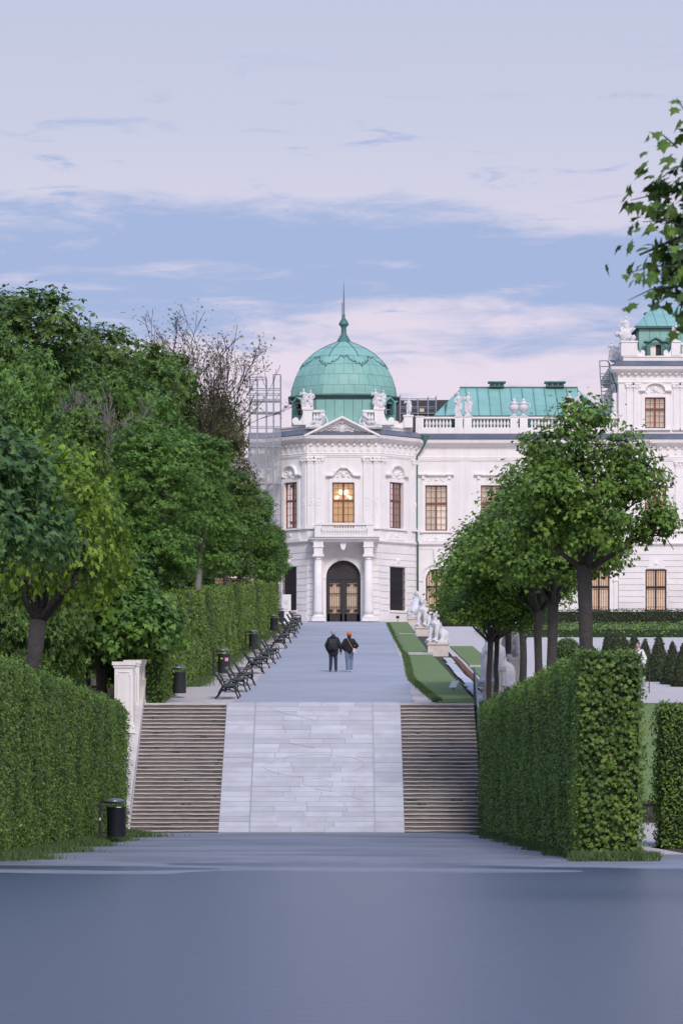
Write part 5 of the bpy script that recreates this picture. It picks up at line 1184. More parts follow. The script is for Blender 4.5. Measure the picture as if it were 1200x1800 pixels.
# ------------------------------------------------------------------ hedges
def hedge(label, xin, xout, y0, y1, ztop, dens, leaf, lm, cm, seed, zb=None, endk='oval', end_leaf=None, rough=.07, faces=('L', 'R', 'T', 'N', 'F'), lshape='oval', cat='hedge', name='hedge', group='clipped hedges'):
    """xin(y) is the face towards the avenue; ztop(y) the top; zb(y) the base"""
    zb = zb or (lambda y: gz(y)); rg = np.random.default_rng(seed)
    ph = rg.uniform(0, 6, 8)
    def wob(y, z): return rough * (np.sin(y * 2.3 + ph[0]) * .5 + np.sin(y * 5.1 + z * .8 + ph[1]) * .45 + np.sin(z * 2.2 + y * .9 + ph[2]) * .4 + np.sin(y * 9.7 + ph[3]) * .25)
    vin = np.vectorize(xin); vout = np.vectorize(xout); vt = np.vectorize(ztop); vb = np.vectorize(zb)
    root = empty(name, ((xin(y0) + xout(y0)) / 2, y0, zb(y0)), label, cat, group)
    s = 1 if xin((y0 + y1) / 2) > xout((y0 + y1) / 2) else -1
    n = max(8, int((y1 - y0) / 1.2)); b = B(); e = .07
    for i in range(n + 1):
        y = y0 + e + (y1 - y0 - 2 * e) * i / n; a, c = xin(y) - s * e, xout(y) + s * e
        b.v += [(a, y, zb(y) - .1), (a, y, ztop(y) - e), (c, y, ztop(y) - e), (c, y, zb(y) - .1)]
        if i:
            q, p = 4 * i - 4, 4 * i
            for k in range(3): b.f.append((q + k, q + k + 1, p + k + 1, p + k)); b.mi.append(0)
    b.f += [(0, 1, 2, 3), (4 * n, 4 * n + 3, 4 * n + 2, 4 * n + 1)]; b.mi += [0, 0]
    b.build('branches', cm, root)  # one solid core, seen through gaps in the leaves
    Cs, Ns, Ts = [], [], []; end = None
    L_ = y1 - y0; H = ztop((y0 + y1) / 2) - zb((y0 + y1) / 2)
    def tints(y, z, k): 
        t = .42 + .27 * np.sin(y * 1.7 + z * 1.1 + ph[4]) * np.sin(z * 2.1 + ph[5] + y * .6) + .12 * np.sin(y * 6.3 + ph[6]) + rg.normal(0, .2, k); return np.clip(t, 0, 1)
    for f in faces:
        if f in 'LR':
            A = L_ * H; k = int(A * dens); y = y0 + L_ * rg.random(k) ** 1.25; lo, hi = vb(y), vt(y); z = lo + (hi - lo) * rg.random(k)
            isin = (f == 'R'); x = (vin(y) if isin else vout(y)); sg = s if isin else -s
            x = x + sg * (wob(y, z) + rg.normal(0, .055, k)); C = np.stack([x, y, z], 1); N_ = np.tile([sg * 1., -.15, .35], (k, 1))
            if not isin: C, N_ = C[:k // 5], N_[:k // 5]; y, z, k = y[:k // 5], z[:k // 5], k // 5
        elif f == 'T':
            W = abs(xin(y0) - xout(y0)); k = int(L_ * W * dens * 1.1); y = y0 + L_ * rg.random(k) ** 1.25; u = rg.random(k); x = vin(y) * u + vout(y) * (1 - u); z = vt(y) + wob(y, x * 2) * .8 + np.abs(rg.normal(0, .05, k))
            C = np.stack([x, y, z], 1); N_ = np.tile([0, -.2, 1.], (k, 1))
        else:
            yy = y0 if f == 'N' else y1; W = abs(xin(yy) - xout(yy)); k = int(W * H * dens * (1.0 if f == 'N' else .4)); u = rg.random(k); v = rg.random(k)
            if f == 'N' and end_leaf: k = int(W * H * 1.7 / (end_leaf ** 2 * .42)); u = rg.random(k); v = rg.random(k)
            y = np.full(k, yy) + (-1 if f == 'N' else 1) * (wob(u * 4, v * H) * .8 + rg.normal(0, .085, k)); x = xin(yy) * u + xout(yy) * (1 - u); z = zb(yy) + (ztop(yy) - zb(yy)) * v
            C = np.stack([x, y, z], 1); N_ = np.tile([0, -1. if f == 'N' else 1., .45], (k, 1))
            if f == 'N' and end_leaf: end = (C, N_, np.clip(tints(x * 3, z, k) - .14, 0, 1)); continue  # end leaves of the same plant tinted darker, offsetting sun on this face
        Cs.append(C); Ns.append(N_); Ts.append(tints(y, z, k))
    C = np.concatenate(Cs); N_ = np.concatenate(Ns); T = np.concatenate(Ts); S = leaf * rg.uniform(.7, 1.3, len(C))
    link('foliage', leaf_mesh('foliage', C, N_, S, T, lshape, .55, .3, seed), lm, root)
    if end:
        S = end_leaf * rg.uniform(.7, 1.25, len(end[0])); link('end_foliage', leaf_mesh('end_foliage', end[0], end[1], S, end[2], 'maple', .45, 1.2, seed + 1), lm, root)
    return root
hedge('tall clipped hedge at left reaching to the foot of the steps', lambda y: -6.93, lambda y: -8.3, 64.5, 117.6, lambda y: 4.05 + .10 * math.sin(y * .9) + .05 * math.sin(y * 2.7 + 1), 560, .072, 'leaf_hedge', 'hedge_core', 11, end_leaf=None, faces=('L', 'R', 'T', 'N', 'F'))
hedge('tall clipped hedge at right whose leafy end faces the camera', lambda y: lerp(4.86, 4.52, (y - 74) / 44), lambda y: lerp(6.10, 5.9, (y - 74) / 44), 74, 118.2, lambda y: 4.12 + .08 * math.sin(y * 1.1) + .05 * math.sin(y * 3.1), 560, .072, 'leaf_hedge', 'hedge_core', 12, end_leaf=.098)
hedge('clipped hedge cut by the right picture edge beyond the gap', lambda y: 7.86, lambda y: 16, 89.6, 91.3, lambda y: 3.45 + .06 * math.sin(y), 520, .075, 'leaf_hedge', 'hedge_core', 13)
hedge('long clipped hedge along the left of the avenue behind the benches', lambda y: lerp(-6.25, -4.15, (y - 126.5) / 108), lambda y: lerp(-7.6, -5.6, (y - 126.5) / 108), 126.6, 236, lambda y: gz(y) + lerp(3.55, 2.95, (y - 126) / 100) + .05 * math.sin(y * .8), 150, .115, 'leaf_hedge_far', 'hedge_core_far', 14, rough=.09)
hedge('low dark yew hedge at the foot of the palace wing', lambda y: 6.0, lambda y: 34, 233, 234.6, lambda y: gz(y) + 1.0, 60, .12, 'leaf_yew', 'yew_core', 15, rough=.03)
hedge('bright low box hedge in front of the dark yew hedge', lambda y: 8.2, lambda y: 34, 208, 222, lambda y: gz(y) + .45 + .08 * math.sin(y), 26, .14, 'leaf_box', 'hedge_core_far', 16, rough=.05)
b = B(); hc = WX(1006, 168)
# round box ball near the trunks
for (x, y, r, lab) in ((10.4, 168, .62, 'larger round box ball behind the right tree trunk'), (11.1, 165, .5, 'smaller dark box ball behind the right tree trunk')):
    root = empty('box_ball', (x, y, gz(y)), lab, 'shrub', 'box balls'); b = B(); b.ell((x, y, gz(y) + r * .75), (r * .93, r * .93, r * .93), 14, 10); b.build('branches', 'yew_core', root, True)
    rg = np.random.default_rng(3); d = rg.normal(0, 1, (1500, 3)); d /= np.linalg.norm(d, axis=1, keepdims=True)
    link('foliage', leaf_mesh('foliage', np.array([x, y, gz(y) + r * .75]) + d * r, d, np.full(1500, .09), np.clip(rg.normal(.4, .2, 1500), 0, 1), 'oval', .5, .2, 4), 'leaf_wood', root)
# clipped yew cones
rg = np.random.default_rng(8); n = 2600; t = 1 - np.sqrt(rg.random(n)); a = rg.uniform(0, 2 * np.pi, n); rr = .44 * (1 - t) ** .8 + .03
cone_leaf = leaf_mesh('cone_foliage', np.stack([rr * np.cos(a), rr * np.sin(a), .02 + 1.72 * t], 1), np.stack([np.cos(a), np.sin(a), np.full(n, .35)], 1), rg.uniform(.05, .10, n), np.clip(rg.normal(.4, .22, n), 0, 1), 'oval', .5, -.3, 9); cone_leaf.materials.append(MATS['leaf_yew'])
b = B(); b.lathe([(.42, 0), (.42, .12), (.36, .45), (.26, .9), (.15, 1.35), (.04, 1.68)], (0, 0, 0), 14); cone_core = b.mesh('cone_branches', True); cone_core.materials.append(MATS['yew_core'])
cones = [(1200.0, 1207, 1.0), (1181, 1203, 1.0), (1157, 1198, 1.12), (1133, 1188, .92), (1114, 1180, 1.0), (1095.5, 1166, .8), (1083, 1168, .9), (1069, 1166, .95), (1101, 1172, .72)]
names = ['rightmost yew cone cut by the picture edge', 'second yew cone from the right picture edge', 'tallest pale tipped yew cone, third from the right picture edge', 'blunt yew cone just right of the hedge end', 'slim yew cone showing its tip above the hedge corner', 'small yew cone tip third from left above the hedge', 'yew cone tip second from left above the hedge', 'leftmost yew cone tip above the hedge beside the trunk', 'smallest low yew cone tip above the middle of the hedge end']
for (x, y, s), lab in zip(cones, names):
    p = G(x, y); root = empty('yew_cone', p, lab, 'topiary', 'clipped yew cones', world=False); root.scale = (s, s, s); root.rotation_euler.z = x
    link('branches', cone_core, None, root); link('foliage', cone_leaf, None, root)
# grass verges at the foot of the hedges
def verge(name, label, n, fn, seed, h=(.07, .2)):
    rg = np.random.default_rng(seed); P = np.array([fn(rg) for _ in range(n)]); V = []; T = np.clip(rg.normal(.45, .25, n), 0, 1)
    hh = rg.uniform(*h, n); w = rg.uniform(.008, .018, n); a = rg.uniform(0, 6.28, n); l = rg.normal(0, .4, (n, 2)) * hh[:, None]
    b0 = np.stack([P[:, 0] - w * np.cos(a), P[:, 1] - w * np.sin(a), P[:, 2] - .02], 1); b1 = np.stack([P[:, 0] + w * np.cos(a), P[:, 1] + w * np.sin(a), P[:, 2] - .02], 1); tp = np.stack([P[:, 0] + l[:, 0], P[:, 1] + l[:, 1], P[:, 2] + hh], 1)
    V = np.stack([b0, b1, tp], 1).reshape(-1, 3); me = bpy.data.meshes.new(name); me.from_pydata(V.tolist(), [], np.arange(3 * n).reshape(-1, 3).tolist())
    at = me.attributes.new('tint', 'FLOAT', 'POINT'); at.data.foreach_set('value', np.repeat(T, 3).astype(np.float32)); o = link(name, me, 'grass_blade'); return tagged(o, label, 'grass', None, 'stuff')
def vl(rg): y = 72 + 44.5 * rg.random() ** .8; e = .55 + .35 * math.sin(y * .7) + .15 * math.sin(y * 2.3) + .25 * (y > 108); return (-6.95 + abs(rg.normal(0, .5)) * e, y, .01)
def vr(rg): y = 72.5 + 44 * rg.random(); e = .25 + .12 * math.sin(y * .9); return (4.95 - .009 * (y - 74) - abs(rg.normal(0, .6)) * e, y, .01)
def ve(rg): return (4.7 + 1.7 * rg.random(), 73.9 - abs(rg.normal(0, .28)), .01)
verge('grass_verge', 'ragged grass along the foot of the left hedge', 42000, vl, 1); verge('grass_verge', 'ragged grass along the foot of the right hedge', 22000, vr, 2); verge('grass_verge', 'ragged grass tuft before the leafy end of the right hedge', 5000, ve, 3)
def vw(rg):
    y = 127 + 113 * rg.random() ** 1.3; x = 3.34 - .58 * min(1, (y - 126) / 20) if y < 147 else lerp(2.76, 3.05, (y - 147) / 30); return (x + .05 + rg.normal(0, .07), y, gz(y) + .02)
verge('grass_verge', 'ragged edge of the lawn strips along the avenue', 16000, vw, 5, (.06, .15))
def va(rg): t = rg.random(); y = 140 + 96 * t; return (lerp(-6.2, -4.1, (y - 126.5) / 108) + abs(rg.normal(0, .35)), y, gz(y) + .01)
verge('grass_verge', 'thin grass along the foot of the avenue hedge', 22000, va, 4, (.05, .14))

# ------------------------------------------------------------------ trees
def branchy(b, p, d, L_, r, depth, rg, spread=.55, n=5, up=.1, segs=3, tips=None):
    pts = [Vector(p)]; rad = [r]; d = Vector(d).normalized()
    for i in range(segs):
        d = (d + Vector((rg.gauss(0, .12), rg.gauss(0, .12), rg.gauss(0, .1) + up * .3))).normalized(); pts.append(pts[-1] + d * L_ / segs); rad.append(max(r * (1 - .35 * (i + 1) / segs), .015))
    b.tube(pts, rad, n if r > .03 else 3, cap=False)
    if depth == 0:
        if tips is not None: tips.append(pts[-1])
        return
    for k in range(rg.choice((2, 2, 3)) + (depth > 2)):
        i = rg.randint(1, segs); q = pts[i] if k else pts[-1]
        nd = (d + Vector((rg.gauss(0, spread), rg.gauss(0, spread), rg.gauss(up, spread * .6)))).normalized(); branchy(b, q, nd, L_ * rg.uniform(.6, .82), rad[i] * rg.uniform(.5, .7), depth - 1, rg, spread, n, up, segs, tips)
mlobes = [(0, 0, 1.9, 1.55, 1.55, 1.45), (-1.15, .2, 1.15, 1.05, 1.1, .85), (1.25, -.1, 1.25, 1.05, 1.1, .9), (.1, -1.2, 1.2, 1.1, 1.0, .85), (0, 1.2, 1.3, 1.1, 1.0, .85), (.25, 0, 3.15, .95, .95, .95), (-.65, .3, 2.75, .8, .9, .8), (1.0, .2, 2.45, .85, .85, .75), (-.9, -.7, 1.6, .9, .8, .8), (.8, .8, 1.8, .9, .9, .8)]
def maple_crown(seed, lm, leaf=.130, ncl=430, per=25, lobes=mlobes, csz=.25, kind='maple'):
    rg = np.random.default_rng(seed); L_ = [(x + rg.normal(0, .15), y + rg.normal(0, .15), z + rg.normal(0, .12), a * rg.uniform(.88, 1.12), c * rg.uniform(.88, 1.12), e * rg.uniform(.88, 1.1)) for x, y, z, a, c, e in lobes]
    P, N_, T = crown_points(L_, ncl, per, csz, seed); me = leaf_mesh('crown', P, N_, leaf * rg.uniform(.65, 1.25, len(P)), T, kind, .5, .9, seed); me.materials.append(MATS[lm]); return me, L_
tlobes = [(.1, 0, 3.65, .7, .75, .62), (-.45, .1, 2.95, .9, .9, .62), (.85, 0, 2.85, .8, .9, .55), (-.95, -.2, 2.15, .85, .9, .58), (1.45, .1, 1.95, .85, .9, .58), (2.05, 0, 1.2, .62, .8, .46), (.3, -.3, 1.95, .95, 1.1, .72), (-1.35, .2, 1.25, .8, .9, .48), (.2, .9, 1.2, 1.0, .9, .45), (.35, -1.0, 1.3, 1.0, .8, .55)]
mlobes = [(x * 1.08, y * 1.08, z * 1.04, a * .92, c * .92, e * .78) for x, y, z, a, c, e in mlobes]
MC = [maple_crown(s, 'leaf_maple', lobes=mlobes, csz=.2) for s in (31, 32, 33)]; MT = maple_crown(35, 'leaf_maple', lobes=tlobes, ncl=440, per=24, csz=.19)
def maple(loc, fork, lab, crown, rz=0, sc=1., r=.2, lean=(0, 0), group='pollarded maples right of the steps', bark='bark', off=(0, 0, 0), name='maple_tree', szz=None):
    x, y = loc; z0 = gz(y) if y < 117 or y > 125.5 else gz(y); root = empty(name, (x, y, z0), lab, 'tree', group); rg = random.Random(int(x * 100 + y * 7)); me, lobes = crown
    top = Vector((x + lean[0], y + lean[1], fork)); b = B(); pts = [Vector((x, y, z0 - .2))]; n = 6
    for i in range(1, n + 1): t = i / n; pts.append(Vector((x + lean[0] * t * t + rg.gauss(0, .02), y + lean[1] * t * t, z0 + (fork - z0) * t)))
    b.tube(pts, [r * 1.25, r * 1.08, r * 1.0, r * .97, r * .95, r * .98, r * 1.1][:n + 1], 10); b.build('trunk', bark, root, True)
    b = B(); rot = Matrix.Rotation(rz, 3, 'Z')
    for i, l in enumerate(lobes):
        q = top + Vector(off) * .6 + rot @ (Vector(l[:3]) * sc); mid = top + (q - top) * .5 + Vector((rg.gauss(0, .1), rg.gauss(0, .1), -.12)); b.tube([top + Vector((0, 0, -.12)), mid, q], [r * .55, r * .34, r * .12], 6)
        for k in range(4): e = q + Vector((rg.gauss(0, .6), rg.gauss(0, .6), rg.gauss(.15, .4))) * sc; b.tube([mid + (q - mid) * rg.random(), (q + e) / 2 + Vector((0, 0, .05)), e], [r * .14, r * .09, .012], 4)
    b.build('limbs', bark, root, True)
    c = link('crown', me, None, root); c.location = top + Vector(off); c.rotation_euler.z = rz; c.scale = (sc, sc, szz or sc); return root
RX = 6.5
rlabs = ['nearest big pollarded maple of the right row with the thick bare trunk', 'second pollarded maple of the right row, trunk left of the thickest', 'third pollarded maple of the right row, counted from the hedge end', 'fourth pollarded maple of the right row, counted from the hedge end', 'fifth pollarded maple of the right row, slim straight trunk', 'sixth pollarded maple of the right row, nearer the steps', 'seventh maple of the right row, thin trunk beside the forked one', 'leftmost maple of the right row with the low forking branches']
for k, (D, r, sc, fk, xx) in enumerate(((97, .195, .98, 7.4, 6.5), (113, .165, 1.14, 7.3, 6.5), (121, .14, 1.16, 7.4, 6.5), (128.5, .13, 1.16, 7.5, 6.38), (133, .12, 1.10, 7.5, 6.02), (137, .11, 1.02, 7.4, 5.62), (123.6, .085, .80, 6.6, 5.22), (122.6, .095, .78, 6.5, 4.95))):
    maple((xx, D), fk, rlabs[k], MC[k % 3] if k else MT, rz=k * 1.37 + .4 if k else 0, sc=sc, r=r, lean=(.05 if k else -.02, 0), off=(-.08 if k == 0 else .25 if k > 5 else -.2, 0, -.32 if k == 0 else 0), szz=sc * (1.14 if k == 0 else .92))
MB_ = maple_crown(41, 'leaf_blue', leaf=.175, ncl=420, per=17); ML = maple_crown(42, 'leaf_lime', leaf=.165, ncl=230, per=17); MD = maple_crown(43, 'leaf_bright', leaf=.20, ncl=330, per=17)
maple((-8.75, 84), 5.9, 'dark blue-green maple cut by the left picture edge', MB_, rz=.5, sc=1.12, r=.2, group='maples behind the left hedge', off=(-.1, 0, .1), szz=1.12)
maple((-8.55, 98), 6.0, 'yellow-green maple with the leaning trunk above the left hedge', ML, rz=2.2, sc=.92, r=.22, lean=(.42, 0), group='maples behind the left hedge', off=(.6, 0, -.15), szz=1.32)
maple((-8.35, 127), 6.15, 'green maple beside the white balustrade pedestal', MD, rz=1.2, sc=1.12, r=.19, group='maples behind the left hedge', off=(.45, -.8, -.75), szz=1.15)
# overhanging tree whose lowest left branches enter at the top right
hl = [(-2.05, 0, 2.3, .85, 1.0, 1.0), (-1.75, .2, 1.75, .75, .8, .62), (-1.35, -.1, 2.9, .7, .9, .6), (0, 0, 2.4, 1.8, 1.8, 1.7), (.6, .5, 3.8, 1.3, 1.3, 1.2), (1.5, 0, 2.0, 1.3, 1.3, 1.1), (0, -1.4, 1.9, 1.2, 1.1, 1.0), (0, 1.4, 1.9, 1.2, 1.1, 1.0)]
MO = maple_crown(44, 'leaf_wood', leaf=.165, ncl=620, per=16, lobes=hl, csz=.19)  # darker leaf colour stands in for this crown being seen backlit
oak = maple((6.75, 41), 5.5, 'maple whose dark leaves hang in at the top right corner', MO, rz=0, sc=1.0, r=.24, group=None, off=(-.52, 0, .08))
b = B(); rg = random.Random(6); Lc = []; 
for (x0_, z0_, x1_, z1_) in ((1150, 350, 1108, 352), (1165, 470, 1103, 480), (1155, 505, 1103, 528), (1175, 400, 1128, 390), (1160, 260, 1140, 232), (1170, 530, 1190, 575), (1190, 240, 1188, 172)):
    D = 40.2 + rg.uniform(-.3, .6); p, q = Vector((WX(x0_ + 30, D), D, WZ(z0_, D))), Vector((WX(x1_, D), D, WZ(z1_, D))); m_ = (p + q) / 2 + Vector((0, 0, .05)); b.tube([p, m_, q], [.012, .008, .004], 4)
    for t in (.45, .65, .85, 1.0): Lc.append(p + (q - p) * t + Vector((rg.gauss(0, .03), rg.gauss(0, .05), rg.gauss(-.03, .03))))
tagged(b.build('twigs', 'bark', oak), kind='stuff'); Lc = np.array([tuple(v) for v in Lc]); k = len(Lc)
link('twig_leaves', leaf_mesh('twig_leaves', Lc, np.tile([-.3, -.8, .4], (k, 1)), np.random.default_rng(2).uniform(.10, .19, k), np.full(k, .4), 'maple', .4, 2.2, 3), 'leaf_maple', oak)

# tall wood at the left: every tree its own trunk and crown
def wood_template(seed, lm, n_l=24, ncl=900, per=17, leaf=.021, narrow=1.0):
    rg = np.random.default_rng(seed); L_ = [(0, 0, .62, .24, .24, .30)]
    for i in range(n_l):
        t = rg.uniform(.26, .93); R_ = .30 * math.sin(math.pi * min(1, (t - .08) / .98)) ** .7 * narrow; a = i * 2.4 + rg.normal(0, .3); rr = rg.uniform(.08, .15); L_.append((R_ * math.cos(a) * .85, R_ * math.sin(a) * .85, t, rr, rr, rr * .8))
    L_ = [(x * .62, y * .62, z, a * .72, c * .72, e * .9) for x, y, z, a, c, e in L_]
    P, N_, T = crown_points(L_, ncl, per, .020, seed, inner=.15); me = leaf_mesh('crown', P, N_, leaf * rg.uniform(.6, 1.2, len(P)), T, 'spray', .55, .5, seed); me.materials.append(MATS[lm]); return me
WT = {'wood': [wood_template(s, 'leaf_wood') for s in (51, 52, 53)], 'bright': [wood_template(s, 'leaf_bright', per=17, leaf=.019) for s in (54, 55)], 'olive': [wood_template(57, 'leaf_olive', ncl=600)], 'brown': [wood_template(58, 'leaf_brown', ncl=600, leaf=.016)]}
def wood_tree(x, ytop, D, hw, kind, idx, lab, grp='tall trees of the left wood', base=None, trunk='bark', tr=.16, lift=0.):
    X = WX(x, D); z0 = gz(D) if base is None else base; H = WZ(ytop, D) - z0; root = empty('tall_tree', (X, D, z0), lab, 'tree', grp); rg = random.Random(int(x + D)); b = B()
    b.tube([(X, D, z0 - .2), (X + rg.gauss(0, .1), D, z0 + H * .3), (X + rg.gauss(0, .2), D, z0 + H * .75)], [tr * 1.3, tr, tr * .3], 8)
    for k in range(9): t = min(.75, .3 + .7 * lift / H + rg.uniform(0, .3)); a = rg.uniform(0, 6.28); l = hw / (FPX / D) * rg.uniform(.35, .6); b.tube([(X, D, z0 + H * t), (X + l * .5 * math.cos(a), D + l * .5 * math.sin(a), z0 + H * t + l * .35), (X + l * math.cos(a), D + l * math.sin(a), z0 + H * t + l * .8)], [tr * .5, tr * .3, .02], 5)
    b.build('trunk', trunk, root, True); c = link('crown', WT[kind][idx % len(WT[kind])], None, root); c.location = (X, D, z0 + lift); w = hw / (FPX / D) / .25; c.scale = (w, w, H - lift); c.rotation_euler.z = rg.uniform(0, 6.28); return root
woods = [(55, 515, 165, 190, 'wood', 0, 'tallest dark tree crowning the wood at the left edge'), (-30, 560, 150, 130, 'wood', 1, 'dark tree at the far left edge of the wood'), (160, 572, 172, 135, 'wood', 2, 'dark rounded tree right of the tallest one'), (232, 600, 185, 115, 'wood', 1, 'dark tree with level top left of the half bare tree'), (285, 622, 195, 100, 'wood', 0, 'dark tree just left of the half bare tree'),
         (30, 620, 135, 105, 'bright', 0, 'fresh green tree in front of the tallest one'), (175, 650, 150, 110, 'wood', 2, 'mid green tree in the middle of the left wood'), (245, 690, 158, 90, 'bright', 1, 'fresh green tree in the middle of the left wood'), (270, 735, 140, 100, 'bright', 0, 'bright leafy tree behind the small maple by the pedestal'), (345, 770, 152, 85, 'bright', 1, 'bright leafy tree above the near end of the avenue hedge'),
         (345, 680, 205, 88, 'olive', 0, 'olive tree below the half bare crown'), (388, 690, 215, 66, 'brown', 0, 'brownish sparse tree left of the scaffold'), (398, 820, 178, 70, 'wood', 1, 'green tree above the middle of the avenue hedge'), (436, 860, 200, 58, 'bright', 0, 'green tree above the far part of the avenue hedge'), (462, 915, 218, 42, 'wood', 2, 'small tree near the far end of the avenue hedge'), (478, 935, 232, 36, 'bright', 1, 'smallest tree whose leaves overlap the palace wall'),
         (120, 700, 205, 150, 'wood', 0, 'broad dark tree deep inside the left wood'), (300, 745, 230, 110, 'wood', 1, 'broad dark tree deep behind the avenue hedge'), (-10, 760, 185, 130, 'wood', 2, 'dark low tree deep at the left edge'), (215, 850, 168, 90, 'wood', 0, 'low dark tree behind the yellow-green maple'), (100, 860, 140, 80, 'wood', 1, 'low dark tree between the left maples')]
for i, (x, yt_, D, hw, kd, ix, lab) in enumerate(woods): wood_tree(x, yt_, D, hw, kd, ix, lab, tr=.13 if D > 170 else .16, trunk='bark_pale' if i in (9, 12) else 'bark', lift={8: 2.6, 9: 2.6, 10: 2, 12: 2.3, 13: 2.3, 14: 2.0, 15: 1.9, 7: 1.5, 11: 2}.get(i, 0))
# half bare tree
D = 196; X = WX(338, D); z0 = gz(D); H = WZ(566, D) - z0; root = empty('bare_tree', (X, D, z0), 'half bare tree with thin dark twigs against the sky', 'tree'); rg = random.Random(5); b = B(); tips = []
b.tube([(X, D, z0), (X - .1, D, z0 + H * .35), (X + .05, D, z0 + H * .6)], [.22, .17, .12], 8, cap=False)
for k in range(9): a = k * 2.4; branchy(b, (X, D, z0 + H * (.42 + .02 * k)), (math.cos(a) * .75, math.sin(a) * .6, 1.0), H * .172, .095, 4, rg, .42, 5, .22, 3, tips)
tr_ = b.build('trunk', 'twig', root); P = np.array([tuple(t) for t in tips]); rg2 = np.random.default_rng(5); 
zt_top = WZ(566, D)
if len(P): P = P[(P[:, 2] < z0 + H * .80) | (rg2.random(len(P)) < .55)]; P = np.repeat(P, 9, axis=0) + rg2.normal(0, .3, (len(P) * 9, 3))
link('crown', leaf_mesh('crown', P, np.tile([0, -.3, 1.], (len(P), 1)), rg2.uniform(.08, .18, len(P)), rg2.random(len(P)), 'spray', .7, .6, 6), 'leaf_brown', root)
# grey leafless shrub crown inside the wood
for (x, yb_, D, L0, lab) in ((165, 800, 141, 1.5, 'grey leafless branches among the green trees at left'),):
    X = WX(x, D); z0 = gz(D); root = empty('leafless_tree', (X, D, z0), lab, 'tree', 'grey leafless trees'); b = B(); rg = random.Random(int(x)); zf = WZ(yb_ + 60, D); b.tube([(X, D, z0), (X, D, zf)], [.12, .09], 6, cap=False)
    for k in range(6): branchy(b, (X, D, zf), (math.cos(k * 1.1) * .6, math.sin(k * 1.1) * .4, 1.0), L0, .05, 4, rg, .4, 4, .2, 3)
    b.build('trunk', 'twig_grey', root)
# slim trunks and understorey behind the left hedge
for k, (x, D, zt_, lab) in enumerate(((118, 125, 9, 'slim pale trunk with a broken side branch behind the left hedge'), (78, 122, 9, 'slim dark trunk just right of the leaning maple trunk'), (42, 118, 9, 'dark trunk left of the leaning maple trunk'))):
    X = WX(x, D); root = empty('slim_tree', (X, D, gz(D)), lab, 'tree', 'slim trunks behind the left hedge'); b = B(); b.tube([(X, D, gz(D) - .1), (X + .03, D, 5.5), (X - .04, D, 11)], [.10, .085, .05], 8)
    if k == 0: b.tube([(X, D, 6.2), (X + .25, D, 6.25), (X + .3, D, 6.45)], [.05, .04, .02], 5); b.tube([(X, D, 5.6), (X + .3, D, 5.75)], [.04, .015], 5)
    b.build('trunk', ('bark_pale', 'bark', 'bark')[k], root); c = link('crown', WT['wood'][k % 3], None, root); c.location = (X, D, gz(D)); c.scale = (7, 7, 10.5); c.rotation_euler.z = k
ul = [(-14, 131), (-12, 136), (-10.2, 142), (-13, 150), (-9.5, 156), (-12, 165), (-9.2, 172), (-8.3, 186), (-11, 120), (-13.5, 110), (-9.6, 205), (-9.2, 212), (-9.0, 222), (-8.2, 214), (-9.4, 190)]
for k, (x, y) in enumerate(ul):
    lab = ['broad leafy thicket behind the left hedge, far left', 'leafy thicket behind the small maple trunk', 'leafy thicket behind the balustrade pedestal', 'deep dark thicket inside the left wood', 'leafy thicket behind the near avenue hedge', 'deep thicket behind the avenue hedge', 'leafy thicket over the middle of the avenue hedge', 'leafy thicket over the far avenue hedge', 'thicket left of the small maple trunk', 'thicket at the left edge behind the tall hedge', 'dark thicket under the trees behind the near avenue hedge', 'dark thicket left of the brick wall', 'dark thicket far behind the brick wall', 'dark thicket nearest the brick wall', 'dark thicket under the bright trees above the hedge'][k]
    root = empty('thicket', (x, y, gz(y)), lab, 'shrub', 'understorey thickets'); c = link('crown', WT['bright' if k % 3 == 0 and k < 10 else 'wood'][k % 2], None, root); c.location = (x, y, gz(y) - 1.6); c.scale = (8.5, 8.5, 6.2 if k < 10 else 7.5) if k not in (4, 5, 6, 7) else (4.5, 4.5, 3.6); c.rotation_euler.z = k * 1.7
# brick garden wall glimpsed above the hedge
root = empty('brick_wall', (-7.6, 195, gz(195)), 'pinkish brick garden wall glimpsed above the avenue hedge', 'wall'); D = 199; xa, xb = WX(378, D), WX(446, D); z0 = gz(D); zt_ = WZ(1016, D)
b = B(); b.box(xa, xb, D + .03, D + .3, z0, zt_); b.build('mortar_bed', 'mortar', root); b = B(); b.box(-.17, .17, 0, .06, 0, .12); bm_ = b.mesh('brick'); bm_.materials.append(MATS['brick_pink']); z = zt_ - .13; k = 0
while z > zt_ - 1.75:
    x = xa + (.18 if k % 2 else 0) + .18
    while x < xb - .15: o = link('brick', bm_, None, root); o.location = (x, D - .01, z); x += .365
    z -= .145; k += 1
for o in root.children:
    if o.name.startswith('brick'): o.matrix_parent_inverse = Matrix.Translation(-root.location)

